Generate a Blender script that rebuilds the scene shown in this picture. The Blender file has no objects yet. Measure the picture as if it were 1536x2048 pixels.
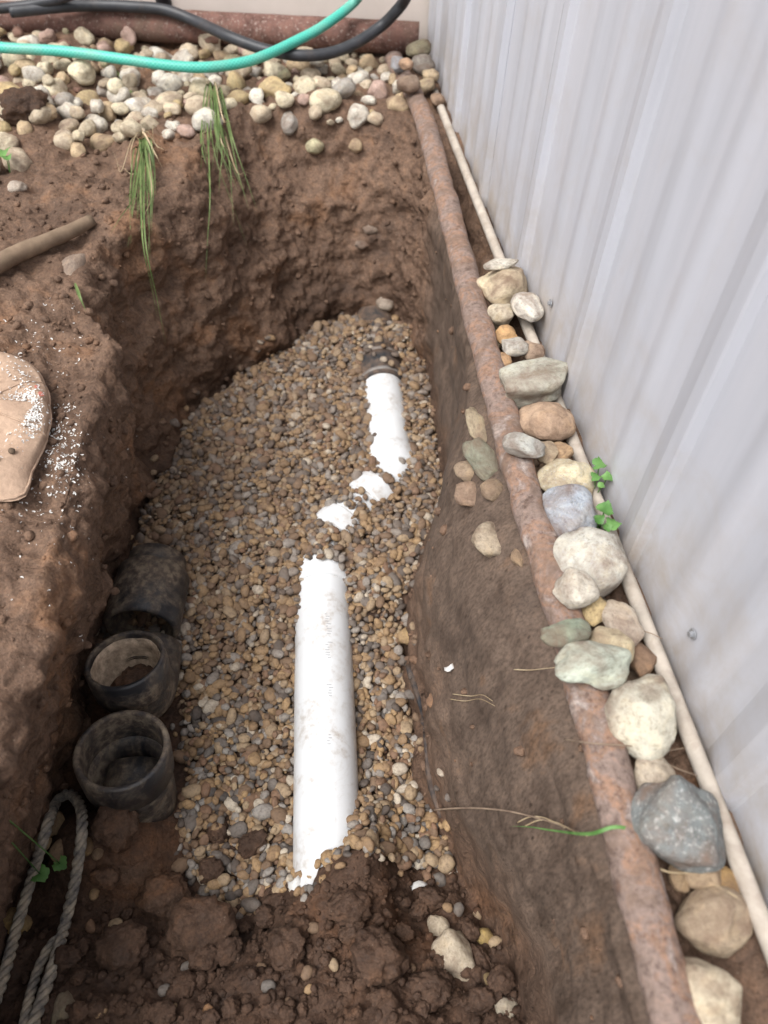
import bpy, bmesh, math, random
import numpy as np
from mathutils import Vector, Matrix

random.seed(7)
rng = np.random.default_rng(7)
scene = bpy.context.scene
COL = scene.collection

# ------------------------------------------------------------------ camera
F_PX = 1547.0                                   # focal length in pixels of the 1536 x 2048 photograph
CAM_R = np.array([[0.99171, 0.07408, -0.10509],
                  [-0.12393, 0.76469, -0.63237],
                  [0.03351, 0.64014, 0.76752]])
_u, _s, _v = np.linalg.svd(CAM_R); CAM_R = _u @ _v
CAM_P = np.array([0.0, 0.0, 0.93])
cam_data = bpy.data.cameras.new('camera')
cam_data.sensor_fit = 'HORIZONTAL'; cam_data.sensor_width = 36.0
cam_data.lens = F_PX * 36.0 / 1536.0
cam_data.clip_start = 0.02; cam_data.clip_end = 300.0
cam_data.dof.use_dof = True; cam_data.dof.focus_distance = 1.35; cam_data.dof.aperture_fstop = 4.2
cam = bpy.data.objects.new('camera', cam_data); COL.objects.link(cam)
cam.matrix_world = Matrix([list(CAM_R[i]) + [CAM_P[i]] for i in range(3)] + [[0, 0, 0, 1]])
scene.camera = cam

# ------------------------------------------------------------------ sky, sun, exposure
SUN_EL, SUN_AZ = math.radians(60), math.radians(238)     # azimuth clockwise from +Y
world = bpy.data.worlds.new('World'); scene.world = world; world.use_nodes = True
wn = world.node_tree.nodes; wl = world.node_tree.links
bg = wn['Background']
sky = wn.new('ShaderNodeTexSky'); sky.sky_type = 'NISHITA'; sky.sun_disc = False
sky.sun_elevation = SUN_EL; sky.sun_rotation = SUN_AZ
sky.air_density = 1.0; sky.dust_density = 6.0; sky.ozone_density = 1.0
hs = wn.new('ShaderNodeHueSaturation'); hs.inputs['Saturation'].default_value = 0.22   # overcast: nearly grey
wl.new(sky.outputs[0], hs.inputs['Color']); wl.new(hs.outputs[0], bg.inputs['Color'])
bg.inputs['Strength'].default_value = 0.125
sun_d = bpy.data.lights.new('sun', 'SUN'); sun_d.energy = 1.25; sun_d.angle = math.radians(35)
sun_d.color = (1.0, 0.98, 0.95)
sun = bpy.data.objects.new('sun', sun_d); COL.objects.link(sun)
_d = Vector((math.sin(SUN_AZ) * math.cos(SUN_EL), math.cos(SUN_AZ) * math.cos(SUN_EL), math.sin(SUN_EL)))
sun.rotation_euler = (-_d).to_track_quat('-Z', 'Y').to_euler()
scene.view_settings.view_transform = 'Standard'
scene.view_settings.look = 'None'
scene.view_settings.gamma = 1.0
scene.view_settings.exposure = 0.88
scene.render.engine = 'CYCLES'
scene.cycles.use_denoising = True
scene.cycles.max_bounces = 5

# ------------------------------------------------------------------ measuring
def at(px, py, z=0.0):
    """world point at height z seen at a pixel of the photograph (used to measure where things stand)"""
    r = CAM_R @ np.array([(px - 768) / F_PX, -(py - 1024) / F_PX, -1.0])
    return CAM_P + r * ((z - CAM_P[2]) / r[2])
def mpp(p):
    """metres per photograph pixel at a world point"""
    return -(CAM_R.T @ (np.array(p) - CAM_P))[2] / F_PX

# ------------------------------------------------------------------ noise (numpy)
_perm = np.random.default_rng(3).permutation(256); _perm = np.concatenate([_perm] * 3)
_g = np.random.default_rng(4).normal(size=(256, 3)); _g /= np.linalg.norm(_g, axis=1)[:, None]
def perlin(p):
    i = np.floor(p).astype(int); f = p - i; i &= 255
    u = f * f * f * (f * (f * 6 - 15) + 10)
    out = 0
    for dx in (0, 1):
        for dy in (0, 1):
            for dz in (0, 1):
                h = _perm[_perm[_perm[i[:, 0] + dx] + i[:, 1] + dy] + i[:, 2] + dz]
                d = (_g[h] * (f - (dx, dy, dz))).sum(1)
                w = (u[:, 0] if dx else 1 - u[:, 0]) * (u[:, 1] if dy else 1 - u[:, 1]) * (u[:, 2] if dz else 1 - u[:, 2])
                out = out + d * w
    return out
def fbm(p, s, o=4, k=0.5, off=0.0):
    p = np.asarray(p, float) * s + 31.7 + off; a, t = 1.0, 0
    for _ in range(o):
        t = t + a * perlin(p); p = p * 2.03 + 11.3; a *= k
    return t
_wr = np.random.default_rng(5).random((256, 3))
def worley(p):
    i = np.floor(p).astype(int); f = p - i
    best = np.full(len(p), 9.0)
    for dx in (-1, 0, 1):
        for dy in (-1, 0, 1):
            for dz in (-1, 0, 1):
                q = (i + (dx, dy, dz)) & 255
                h = _perm[_perm[_perm[q[:, 0]] + q[:, 1]] + q[:, 2]]
                d = _wr[h] + (dx, dy, dz) - f
                best = np.minimum(best, (d * d).sum(1))
    return np.sqrt(best)
def sst(a, b, x):
    t = np.clip((np.asarray(x, float) - a) / (b - a), 0, 1); return t * t * (3 - 2 * t)

# ------------------------------------------------------------------ objects
def mesh_of(name, v, f, smooth=True):
    me = bpy.data.meshes.new(name)
    me.from_pydata([tuple(map(float, q)) for q in v], [], [tuple(map(int, q)) for q in f]); me.update()
    if smooth: me.polygons.foreach_set('use_smooth', [True] * len(me.polygons))
    return me
def obj(name, me, mat=None, parent=None):
    if mat is not None and not me.materials: me.materials.append(mat)
    o = bpy.data.objects.new(name, me); COL.objects.link(o)
    if parent is not None: o.parent = parent
    return o
def tag(o, label=None, cat=None, group=None, kind=None):
    if label: o['label'] = label
    if cat: o['category'] = cat
    if group: o['group'] = group
    if kind: o['kind'] = kind
    return o
def empty(name, loc, label, cat, group=None):
    o = bpy.data.objects.new(name, None); COL.objects.link(o); o.location = loc
    o.empty_display_size = 0.02
    return tag(o, label, cat, group)
def part(name, me, mat, root):
    """mesh given in world coordinates, parented to an unrotated Empty"""
    o = obj(name, me, mat, root)
    m = Vector((0, 0, 0)); r = root
    while r is not None: m += Vector(r.location); r = r.parent
    o.location = -m if root.type == 'EMPTY' else (0, 0, 0)
    return o

# ------------------------------------------------------------------ materials
def mat_new(name):
    m = bpy.data.materials.new(name); m.use_nodes = True
    nt = m.node_tree; return m, nt, nt.nodes['Principled BSDF']
def nd(nt, t, **kw):
    n = nt.nodes.new(t)
    for k, v in kw.items():
        if k.startswith('i_'): n.inputs[k[2:].replace('_', ' ')].default_value = v
        else: setattr(n, k, v)
    return n
def noise(nt, vec, scale, detail=4, rough=0.55, dist=0.0):
    n = nd(nt, 'ShaderNodeTexNoise'); n.inputs['Scale'].default_value = scale
    n.inputs['Detail'].default_value = detail; n.inputs['Roughness'].default_value = rough
    n.inputs['Distortion'].default_value = dist
    nt.links.new(vec, n.inputs['Vector']); return n
def ramp(nt, fac, stops):
    r = nd(nt, 'ShaderNodeValToRGB'); e = r.color_ramp.elements
    while len(e) < len(stops): e.new(0.5)
    for q, (p, c) in zip(e, stops):
        q.position = p; q.color = (*c, 1) if len(c) == 3 else c
    nt.links.new(fac, r.inputs[0]); return r
def mix(nt, fac, a, b, mode='MIX'):
    m = nd(nt, 'ShaderNodeMix', data_type='RGBA', blend_type=mode)
    for s, v in ((m.inputs[0], fac), (m.inputs[6], a), (m.inputs[7], b)):
        if hasattr(v, 'links') or isinstance(v, bpy.types.NodeSocket): nt.links.new(v, s)
        elif isinstance(v, (int, float)): s.default_value = v
        else: s.default_value = (*v, 1)
    return m.outputs[2]
def math_n(nt, op, a, b=None):
    m = nd(nt, 'ShaderNodeMath', operation=op)
    for s, v in zip(m.inputs, (a, b)):
        if v is None: continue
        if isinstance(v, (int, float)): s.default_value = v
        else: nt.links.new(v, s)
    return m.outputs[0]
def bump(nt, bsdf, h, strength, dist, prev=None):
    b = nd(nt, 'ShaderNodeBump'); b.inputs['Strength'].default_value = strength; b.inputs['Distance'].default_value = dist
    nt.links.new(h, b.inputs['Height'])
    if prev is not None: nt.links.new(prev.outputs[0], b.inputs['Normal'])
    nt.links.new(b.outputs[0], bsdf.inputs['Normal']); return b
def wpos(nt): return nd(nt, 'ShaderNodeNewGeometry').outputs['Position']
def opos(nt): return nd(nt, 'ShaderNodeTexCoord').outputs['Object']
def setp(b, **kw):
    for k, v in kw.items(): b.inputs[k.replace('_', ' ')].default_value = v

def soil_material(name='soil', shaded=None):
    """topsoil; the mesh attributes 'clay' (smooth spaded clay) and 'shaded' (shade painted into its colour) say where each lies"""
    m, nt, b = mat_new(name); p = wpos(nt)
    clay = nd(nt, 'ShaderNodeAttribute', attribute_name='clay').outputs['Fac']
    cb_ = nd(nt, 'ShaderNodeCombineXYZ', i_X=1.0, i_Y=1.0); nt.links.new(math_n(nt, 'SUBTRACT', 1.0, math_n(nt, 'MULTIPLY', clay, 0.66)), cb_.inputs[2])   # spade drags the clay down the face
    vm_ = nd(nt, 'ShaderNodeVectorMath', operation='MULTIPLY'); nt.links.new(p, vm_.inputs[0]); nt.links.new(cb_.outputs[0], vm_.inputs[1]); p = vm_.outputs[0]
    n1 = noise(nt, p, 5.0, 5, 0.6, 0.4); n2 = noise(nt, p, 38.0, 6, 0.65); n3 = noise(nt, p, 210.0, 4, 0.6)
    c1 = ramp(nt, n1.outputs[0], [(0.26, (0.084, 0.053, 0.037)), (0.44, (0.130, 0.080, 0.054)), (0.56, (0.164, 0.103, 0.070)), (0.64, (0.196, 0.108, 0.062)), (0.80, (0.200, 0.134, 0.094))])
    c2 = ramp(nt, n2.outputs[0], [(0.3, (0.55, 0.52, 0.50)), (0.55, (1.0, 1.0, 1.0)), (0.75, (1.3, 1.24, 1.16))])
    c = mix(nt, 1.0, c1.outputs[0], c2.outputs[0], 'MULTIPLY')
    c3 = ramp(nt, n3.outputs[0], [(0.34, (0.6, 0.58, 0.56)), (0.52, (1, 1, 1)), (0.74, (1.35, 1.3, 1.25))])
    c = mix(nt, 0.8, c, c3.outputs[0], 'MULTIPLY')
    # fine pale grit
    v = nd(nt, 'ShaderNodeTexVoronoi'); v.inputs['Scale'].default_value = 160.0; nt.links.new(p, v.inputs['Vector'])
    g = ramp(nt, v.outputs['Distance'], [(0.0, (1, 1, 1)), (0.10, (1, 1, 1)), (0.16, (0, 0, 0))])
    gs = nd(nt, 'ShaderNodeSeparateColor'); nt.links.new(v.outputs['Color'], gs.inputs[0])
    gm = math_n(nt, 'MULTIPLY', g.outputs[0], math_n(nt, 'GREATER_THAN', gs.outputs[0], 0.86))
    c = mix(nt, gm, c, (0.27, 0.21, 0.16))
    nc = noise(nt, p, 11.0, 4, 0.6, 0.3); cc = ramp(nt, nc.outputs[0], [(0.30, (0.072, 0.050, 0.038)), (0.46, (0.100, 0.071, 0.054)), (0.60, (0.118, 0.084, 0.064)), (0.70, (0.142, 0.086, 0.054)), (0.8, (0.12, 0.086, 0.066))])
    cg = mix(nt, 0.9, cc.outputs[0], c3.outputs[0], 'MULTIPLY'); cg = mix(nt, 0.7, cg, c2.outputs[0], 'MULTIPLY')
    pv = nd(nt, 'ShaderNodeTexVoronoi'); pv.inputs['Scale'].default_value = 48.0; nt.links.new(p, pv.inputs['Vector'])
    pit = ramp(nt, pv.outputs['Distance'], [(0.06, (0.45, 0.42, 0.40)), (0.15, (1, 1, 1))]); cg = mix(nt, 0.9, cg, pit.outputs[0], 'MULTIPLY')
    c = mix(nt, clay, c, cg)
    dk = nd(nt, 'ShaderNodeAttribute', attribute_name='shaded').outputs['Fac'] if shaded is None else shaded
    c = mix(nt, dk, c, mix(nt, 1.0, c, (0.46, 0.42, 0.40), 'MULTIPLY'))  # shade painted in: soil colour multiplied darker
    nt.links.new(c, b.inputs['Base Color'])
    r = ramp(nt, n2.outputs[0], [(0.3, (0.62,) * 3), (0.7, (0.95,) * 3)]); nt.links.new(r.outputs[0], b.inputs['Roughness'])
    setp(b, Specular_IOR_Level=0.3)
    v2 = nd(nt, 'ShaderNodeTexVoronoi'); v2.inputs['Scale'].default_value = 75.0; v2.inputs['Randomness'].default_value = 1.0
    pj = nd(nt, 'ShaderNodeVectorMath', operation='ADD'); nt.links.new(p, pj.inputs[0])
    sc = nd(nt, 'ShaderNodeVectorMath', operation='SCALE'); nt.links.new(n2.outputs['Color'], sc.inputs[0]); sc.inputs['Scale'].default_value = 0.02
    nt.links.new(sc.outputs[0], pj.inputs[1]); nt.links.new(pj.outputs[0], v2.inputs['Vector'])
    b1 = bump(nt, b, v2.outputs['Distance'], 0.5, -0.007)
    b2 = bump(nt, b, n2.outputs[0], 0.6, 0.011, b1)
    b3 = bump(nt, b, n3.outputs[0], 0.4, 0.003, b2)
    for q, k0 in ((b1, .5), (b2, .6), (b3, .4)):
        ss = nd(nt, 'ShaderNodeMapRange'); ss.inputs[3].default_value = k0; ss.inputs[4].default_value = k0 * .32; nt.links.new(clay, ss.inputs[0]); nt.links.new(ss.outputs[0], q.inputs['Strength'])
    return m

def stone_material():
    m, nt, b = mat_new('river_stone'); p = opos(nt)
    oi = nd(nt, 'ShaderNodeObjectInfo')
    off = nd(nt, 'ShaderNodeVectorMath', operation='ADD'); nt.links.new(p, off.inputs[0])
    cb = nd(nt, 'ShaderNodeCombineXYZ'); k = math_n(nt, 'MULTIPLY', oi.outputs['Random'], 40.0)
    for s in cb.inputs: nt.links.new(k, s)
    nt.links.new(cb.outputs[0], off.inputs[1]); q = off.outputs[0]
    n1 = noise(nt, q, 1.1, 4, 0.6, 0.8); n2 = noise(nt, q, 5.5, 6, 0.7, 0.2); n3 = noise(nt, q, 26.0, 3, 0.6)
    a = ramp(nt, n1.outputs[0], [(0.3, (0.62, 0.58, 0.55)), (0.5, (1, 1, 1)), (0.7, (1.18, 1.12, 1.02))])
    c = mix(nt, 1.0, oi.outputs['Color'], a.outputs[0], 'MULTIPLY')
    a2 = ramp(nt, n2.outputs[0], [(0.3, (0.48, 0.46, 0.44)), (0.46, (0.95, 0.95, 0.95)), (0.72, (1.2, 1.2, 1.2))])
    c = mix(nt, 0.9, c, a2.outputs[0], 'MULTIPLY')
    a3 = ramp(nt, n3.outputs[0], [(0.30, (0.72, 0.70, 0.68)), (0.42, (1, 1, 1)), (0.7, (1.1, 1.1, 1.1))])
    c = mix(nt, 0.6, c, a3.outputs[0], 'MULTIPLY')
    n6 = noise(nt, q, 9.0, 6, 0.75); sp6 = ramp(nt, n6.outputs[0], [(0.54, (0, 0, 0)), (0.62, (1, 1, 1))])
    c = mix(nt, math_n(nt, 'MULTIPLY', sp6.outputs[0], math_n(nt, 'SUBTRACT', 1.0, oi.outputs['Alpha'])), c, (0.52, 0.52, 0.50))
    # smears of soil
    w = wpos(nt); n4 = noise(nt, w, 16.0, 5, 0.65, 0.6)
    d = ramp(nt, n4.outputs[0], [(0.44, (0.10, 0.10, 0.10)), (0.68, (0.8, 0.8, 0.8))])
    c = mix(nt, d.outputs[0], c, (0.16, 0.10, 0.07))
    nt.links.new(c, b.inputs['Base Color']); setp(b, Roughness=0.72, Specular_IOR_Level=0.35)
    b1 = bump(nt, b, n2.outputs[0], 0.6, 0.007)
    bump(nt, b, n3.outputs[0], 0.5, 0.0018, b1)
    return m

PEB = [(0.00, (0.065, 0.058, 0.054)), (0.08, (0.13, 0.118, 0.108)), (0.22, (0.155, 0.100, 0.062)), (0.36, (0.235, 0.152, 0.082)), (0.50, (0.295, 0.195, 0.102)),
       (0.64, (0.31, 0.23, 0.145)), (0.78, (0.18, 0.106, 0.066)), (0.86, (0.25, 0.232, 0.212)), (0.95, (0.44, 0.385, 0.31))]
PNAME = ['black', 'dark grey', 'brown', 'ochre', 'orange tan', 'sandy', 'red brown', 'pale grey', 'cream']
def peb_tone(o, t):
    i = max(k for k in range(len(PEB)) if PEB[k][0] <= t); o.color = (*PEB[i][1], 1.0); return PNAME[i]
def pebble_material(name, use_attr):
    m, nt, b = mat_new(name)
    if use_attr:
        at_ = nd(nt, 'ShaderNodeAttribute', attribute_name='tone'); fac = at_.outputs['Fac']
    else:
        r = nd(nt, 'ShaderNodeObjectInfo')
    if use_attr: r = ramp(nt, fac, PEB); r.color_ramp.interpolation = 'CONSTANT'
    p = wpos(nt); n = noise(nt, p, 190.0, 4, 0.6); n2 = noise(nt, p, 7.0, 4, 0.6)
    a = ramp(nt, n.outputs[0], [(0.3, (0.6, 0.57, 0.54)), (0.5, (1, 1, 1)), (0.7, (1.2, 1.17, 1.1))])
    c = mix(nt, 1.0, r.outputs[0] if use_attr else r.outputs['Color'], a.outputs[0], 'MULTIPLY')
    # mud film, thicker in the far half of the bed where the clay was trodden in
    sx = nd(nt, 'ShaderNodeSeparateXYZ'); nt.links.new(p, sx.inputs[0])
    far = nd(nt, 'ShaderNodeMapRange'); far.inputs[1].default_value = 0.62; far.inputs[2].default_value = 1.25
    far.inputs[3].default_value = 0.0; far.inputs[4].default_value = 0.22; nt.links.new(sx.outputs[1], far.inputs[0])
    s = math_n(nt, 'ADD', math_n(nt, 'ADD', n2.outputs[0], -0.26), far.outputs[0])
    n5 = noise(nt, p, 60.0, 3, 0.6)
    s = math_n(nt, 'ADD', s, math_n(nt, 'MULTIPLY', math_n(nt, 'ADD', n5.outputs[0], -0.5), 0.8))
    mf = nd(nt, 'ShaderNodeClamp'); mf.inputs[1].default_value = 0.05; mf.inputs[2].default_value = 0.8; nt.links.new(s, mf.inputs[0])
    c = mix(nt, mf.outputs[0], c, (0.142, 0.097, 0.070))
    nt.links.new(c, b.inputs['Base Color']); setp(b, Roughness=0.75, Specular_IOR_Level=0.3)
    bump(nt, b, n.outputs[0], 0.4, 0.0025)
    return m

def rust_material(name, stops, scale=9.0, rough=0.85, fleck=0.6):
    m, nt, b = mat_new(name); p = wpos(nt)
    n1 = noise(nt, p, scale, 6, 0.65, 0.5); n2 = noise(nt, p, scale * 7, 5, 0.7); n3 = noise(nt, p, scale * 24, 3, 0.6)
    c = ramp(nt, n1.outputs[0], stops)
    a = ramp(nt, n2.outputs[0], [(0.32, (0.55, 0.5, 0.48)), (0.5, (1, 1, 1)), (0.68, (1.3, 1.22, 1.15))])
    c = mix(nt, 1.0, c.outputs[0], a.outputs[0], 'MULTIPLY')
    f = ramp(nt, n3.outputs[0], [(0.58, (0, 0, 0)), (0.68, (fleck,) * 3)])
    c = mix(nt, f.outputs[0], c, (0.40, 0.33, 0.29))
    n7 = noise(nt, p, scale * 0.7, 6, 0.7, 0.8); ml = ramp(nt, n7.outputs[0], [(0.50, (0, 0, 0)), (0.62, (0.75,) * 3)])     # soil stuck to the pipe
    c = mix(nt, ml.outputs[0], c, (0.150, 0.102, 0.076))
    nt.links.new(c, b.inputs['Base Color']); setp(b, Roughness=rough, Specular_IOR_Level=0.25)
    b1 = bump(nt, b, n2.outputs[0], 0.5, 0.006); bump(nt, b, n3.outputs[0], 0.4, 0.002, b1)
    return m

def plain(name, col, rough=0.6, spec=0.4, var=0.15, scale=20.0, dirt=0.0, bmp=0.1, dirtscale=12.0, dirtcol=(0.15, 0.10, 0.07), metal=0.0):
    m, nt, b = mat_new(name); p = wpos(nt)
    n = noise(nt, p, scale, 5, 0.6); lo, hi = 1 - var, 1 + var
    a = ramp(nt, n.outputs[0], [(0.3, (lo,) * 3), (0.7, (hi,) * 3)])
    c = mix(nt, 1.0, col, a.outputs[0], 'MULTIPLY')
    if dirt:
        n2 = noise(nt, p, dirtscale, 6, 0.68, 0.5)
        d = ramp(nt, n2.outputs[0], [(0.62 - 0.3 * dirt, (0, 0, 0)), (0.80 - 0.2 * dirt, (min(1, dirt * 1.1),) * 3)])
        c = mix(nt, d.outputs[0], c, dirtcol)
    nt.links.new(c, b.inputs['Base Color']); setp(b, Roughness=rough, Specular_IOR_Level=spec, Metallic=metal)
    if bmp: bump(nt, b, n.outputs[0], bmp, 0.004)
    return m

def metal_wall_material():
    m, nt, b = mat_new('painted_steel'); p = wpos(nt)
    mp = nd(nt, 'ShaderNodeMapping'); mp.inputs['Scale'].default_value = (1, 6, 0.5); nt.links.new(p, mp.inputs[0])
    n = noise(nt, mp.outputs[0], 2.4, 5, 0.6); n2 = noise(nt, p, 9.0, 6, 0.7, 0.4); n3 = noise(nt, p, 120.0, 3, 0.6)
    c = ramp(nt, n.outputs[0], [(0.3, (0.40, 0.41, 0.452)), (0.5, (0.45, 0.462, 0.51)), (0.7, (0.495, 0.50, 0.545))])
    d = ramp(nt, n2.outputs[0], [(0.5, (0, 0, 0)), (0.78, (0.35, 0.35, 0.35))])
    c2 = mix(nt, d.outputs[0], c.outputs[0], (0.40, 0.365, 0.345))
    # splashed soil along the foot of the sheet
    sx = nd(nt, 'ShaderNodeSeparateXYZ'); nt.links.new(p, sx.inputs[0])
    h = nd(nt, 'ShaderNodeMapRange'); h.inputs[1].default_value = 0.30; h.inputs[2].default_value = 0.0; nt.links.new(sx.outputs[2], h.inputs[0])
    sp = math_n(nt, 'MULTIPLY', math_n(nt, 'POWER', h.outputs[0], 1.6), ramp(nt, n2.outputs[0], [(0.35, (0.15,) * 3), (0.65, (1.0,) * 3)]).outputs[0])
    c3 = mix(nt, sp, c2, (0.33, 0.28, 0.23))
    nt.links.new(c3, b.inputs['Base Color']); setp(b, Roughness=0.5, Specular_IOR_Level=0.35)
    bump(nt, b, n3.outputs[0], 0.05, 0.002)
    return m

def pvc_material():
    m, nt, b = mat_new('white_pvc'); p = wpos(nt)
    n = noise(nt, p, 14.0, 6, 0.65, 0.4); n2 = noise(nt, p, 90.0, 4, 0.6)
    d = ramp(nt, n.outputs[0], [(0.48, (0, 0, 0)), (0.68, (0.75, 0.75, 0.75))])
    d2 = ramp(nt, n2.outputs[0], [(0.4, (0.2,) * 3), (0.66, (1,) * 3)])
    c = mix(nt, math_n(nt, 'MULTIPLY', d.outputs[0], d2.outputs[0]), (0.62, 0.635, 0.65), (0.28, 0.215, 0.155))
    nt.links.new(c, b.inputs['Base Color']); setp(b, Roughness=0.32, Specular_IOR_Level=0.5)
    return m

def abs_material():
    m, nt, b = mat_new('muddy_black_plastic'); p = wpos(nt)
    n = noise(nt, p, 11.0, 6, 0.68, 0.7); n2 = noise(nt, p, 60.0, 5, 0.65)
    d = ramp(nt, n.outputs[0], [(0.38, (0.02,) * 3), (0.56, (0.95,) * 3)])
    d2 = ramp(nt, n2.outputs[0], [(0.32, (0.35,) * 3), (0.55, (1,) * 3)])
    f = math_n(nt, 'MULTIPLY', d.outputs[0], d2.outputs[0])
    dc = ramp(nt, n2.outputs[0], [(0.4, (0.10, 0.070, 0.050)), (0.7, (0.22, 0.18, 0.13))])
    c = mix(nt, f, (0.014, 0.015, 0.019), dc.outputs[0])
    nt.links.new(c, b.inputs['Base Color'])
    r = nd(nt, 'ShaderNodeMapRange'); r.inputs[3].default_value = 0.42; r.inputs[4].default_value = 0.95; nt.links.new(f, r.inputs[0])
    nt.links.new(r.outputs[0], b.inputs['Roughness'])
    bump(nt, b, f, 0.4, 0.004); return m

def hose_material():
    m, nt, b = mat_new('green_braided_hose'); uv = nd(nt, 'ShaderNodeUVMap').outputs[0]
    sx = nd(nt, 'ShaderNodeSeparateXYZ'); nt.links.new(uv, sx.inputs[0])
    def wave(k):
        s = math_n(nt, 'ADD', math_n(nt, 'MULTIPLY', sx.outputs[0], 8.0), math_n(nt, 'MULTIPLY', sx.outputs[1], k))
        return math_n(nt, 'POWER', math_n(nt, 'ABSOLUTE', math_n(nt, 'SINE', math_n(nt, 'MULTIPLY', s, math.pi))), 6.0)
    w = math_n(nt, 'MAXIMUM', wave(90.0), wave(-90.0))
    n = noise(nt, wpos(nt), 9.0, 4)
    c = mix(nt, w, (0.03, 0.37, 0.29), (0.09, 0.52, 0.42))
    c = mix(nt, ramp(nt, n.outputs[0], [(0.45, (0.05,) * 3), (0.75, (0.6,) * 3)]).outputs[0], c, (0.22, 0.32, 0.26))
    nt.links.new(c, b.inputs['Base Color']); setp(b, Roughness=0.45)
    bump(nt, b, w, 0.3, 0.001); return m

def rope_material():
    m, nt, b = mat_new('worn_rope'); p = wpos(nt)
    n = noise(nt, p, 45.0, 5, 0.65); n2 = noise(nt, p, 320.0, 3, 0.6)
    c = ramp(nt, n.outputs[0], [(0.32, (0.10, 0.095, 0.095)), (0.48, (0.24, 0.215, 0.18)), (0.64, (0.40, 0.34, 0.26))])
    nt.links.new(c.outputs[0], b.inputs['Base Color']); setp(b, Roughness=0.9, Specular_IOR_Level=0.15)
    bump(nt, b, n2.outputs[0], 0.7, 0.002); return m

def leaf_material(name, c0, c1, rough=0.5):
    m, nt, b = mat_new(name); n = noise(nt, wpos(nt), 30.0, 4)
    c = ramp(nt, n.outputs[0], [(0.35, c0), (0.65, c1)])
    nt.links.new(c.outputs[0], b.inputs['Base Color']); setp(b, Roughness=rough, Specular_IOR_Level=0.35)
    b.inputs['Subsurface Weight'].default_value = 0.0
    return m

M = dict(
    soil=soil_material(), shaded=soil_material('shaded_soil', 0.9), stone=stone_material(), peb=pebble_material('pea_gravel', True), peb1=pebble_material('pea_pebble', False),  # the darker soil copy has near-end shade put into its colour
    rail=rust_material('flaking_rust', [(0.30, (0.10, 0.066, 0.052)), (0.40, (0.20, 0.150, 0.128)), (0.48, (0.215, 0.160, 0.138)), (0.545, (0.245, 0.150, 0.104)), (0.60, (0.20, 0.145, 0.122)), (0.70, (0.34, 0.295, 0.272))], 17.0, fleck=0.2),
    backpipe=rust_material('brown_rust', [(0.32, (0.115, 0.062, 0.05)), (0.5, (0.155, 0.085, 0.07)), (0.7, (0.185, 0.105, 0.085))], 5.0),
    wall=metal_wall_material(), pvc=pvc_material(), abs=abs_material(), hose=hose_material(), rope=rope_material(),
    cable=plain('black_cable', (0.035, 0.037, 0.043), 0.45, 0.4, 0.25, 30, 0.25),
    rubber=plain('black_rubber', (0.028, 0.029, 0.032), 0.75, 0.25, 0.25, 40, 0.8, dirtscale=24),
    clamp=plain('steel_band', (0.26, 0.25, 0.24), 0.6, 0.4, 0.2, 60, 0.7, metal=0.4),
    stucco=plain('beige_stucco', (0.62, 0.55, 0.50), 0.9, 0.2, 0.07, 6, 0.12, 0.2, dirtcol=(0.5, 0.42, 0.36)),
    trim=plain('weathered_trim', (0.40, 0.355, 0.305), 0.75, 0.25, 0.2, 30, 0.5, 0.2, 20, (0.20, 0.15, 0.115)),
    khaki=plain('khaki_cloth', (0.37, 0.265, 0.195), 1.0, 0.03, 0.16, 90, 0.42, 0.6, 16, (0.27, 0.175, 0.125)),
    khaki_dark=plain('eyelet', (0.12, 0.085, 0.06), 0.9, 0.2, 0.1, 30),
    red=plain('red_stain', (0.48, 0.17, 0.13), 0.9, 0.2, 0.2, 40),
    wood=plain('muddy_wood', (0.20, 0.145, 0.10), 0.85, 0.25, 0.3, 24, 0.45, 0.4, 16),
    white=plain('white_shaving', (0.58, 0.57, 0.55), 0.6, 0.4, 0.06, 30),
    caked=plain('caked_scale', (0.44, 0.345, 0.255), 0.95, 0.15, 0.5, 70, 0.5, 0.8, 26, (0.22, 0.16, 0.11)),
    grass=leaf_material('grass_blade', (0.075, 0.125, 0.035), (0.17, 0.22, 0.08)),
    straw=leaf_material('dry_grass', (0.30, 0.22, 0.13), (0.46, 0.37, 0.24), 0.7),
    leaf=leaf_material('seedling_leaf', (0.06, 0.15, 0.035), (0.13, 0.26, 0.075)),
    root=leaf_material('dry_root', (0.16, 0.11, 0.08), (0.28, 0.21, 0.15), 0.8),
    blackp=plain('black_sheet', (0.025, 0.025, 0.028), 0.7, 0.2, 0.2, 40, 0.75, 0.3, 22),
    screw=plain('screw_head', (0.35, 0.36, 0.38), 0.4, 0.5, 0.15, 60, 0.3, metal=0.6),
    mark=plain('printed_mark', (0.30, 0.31, 0.33), 0.6, 0.3, 0.1, 60),
)
# ------------------------------------------------------------------ ground with the trench
def gbed(x, y):
    """height of the gravel bed"""
    x = np.asarray(x, float); y = np.asarray(y, float)
    z = -0.514 + 0.057 * sst(0.66, 1.04, y) - 0.014 * sst(1.26, 1.38, y)
    z = z + 0.092 * np.exp(-((x - 0.068) / 0.050) ** 2) * sst(0.56, 0.38, y) + 0.088 * np.exp(-((x - 0.005) / 0.07) ** 2) * sst(0.425, 0.365, y)
    z = z + 0.030 * np.exp(-(((x - 0.24) / 0.10) ** 2 + ((y - 1.80) / 0.10) ** 2))
    return z
def floorz(x, y):
    s = np.maximum(0.375 - np.asarray(y, float), 0)
    z = -0.524 + (gbed(x, np.maximum(y, 0.36)) + 0.514) * np.exp(-s / 0.13) + 0.60 * s
    z = z + 0.095 * np.exp(-((np.asarray(x, float) + 0.38) / 0.10) ** 4 - ((y - 0.47) / 0.085) ** 2)
    return np.minimum(z, -0.03)
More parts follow.
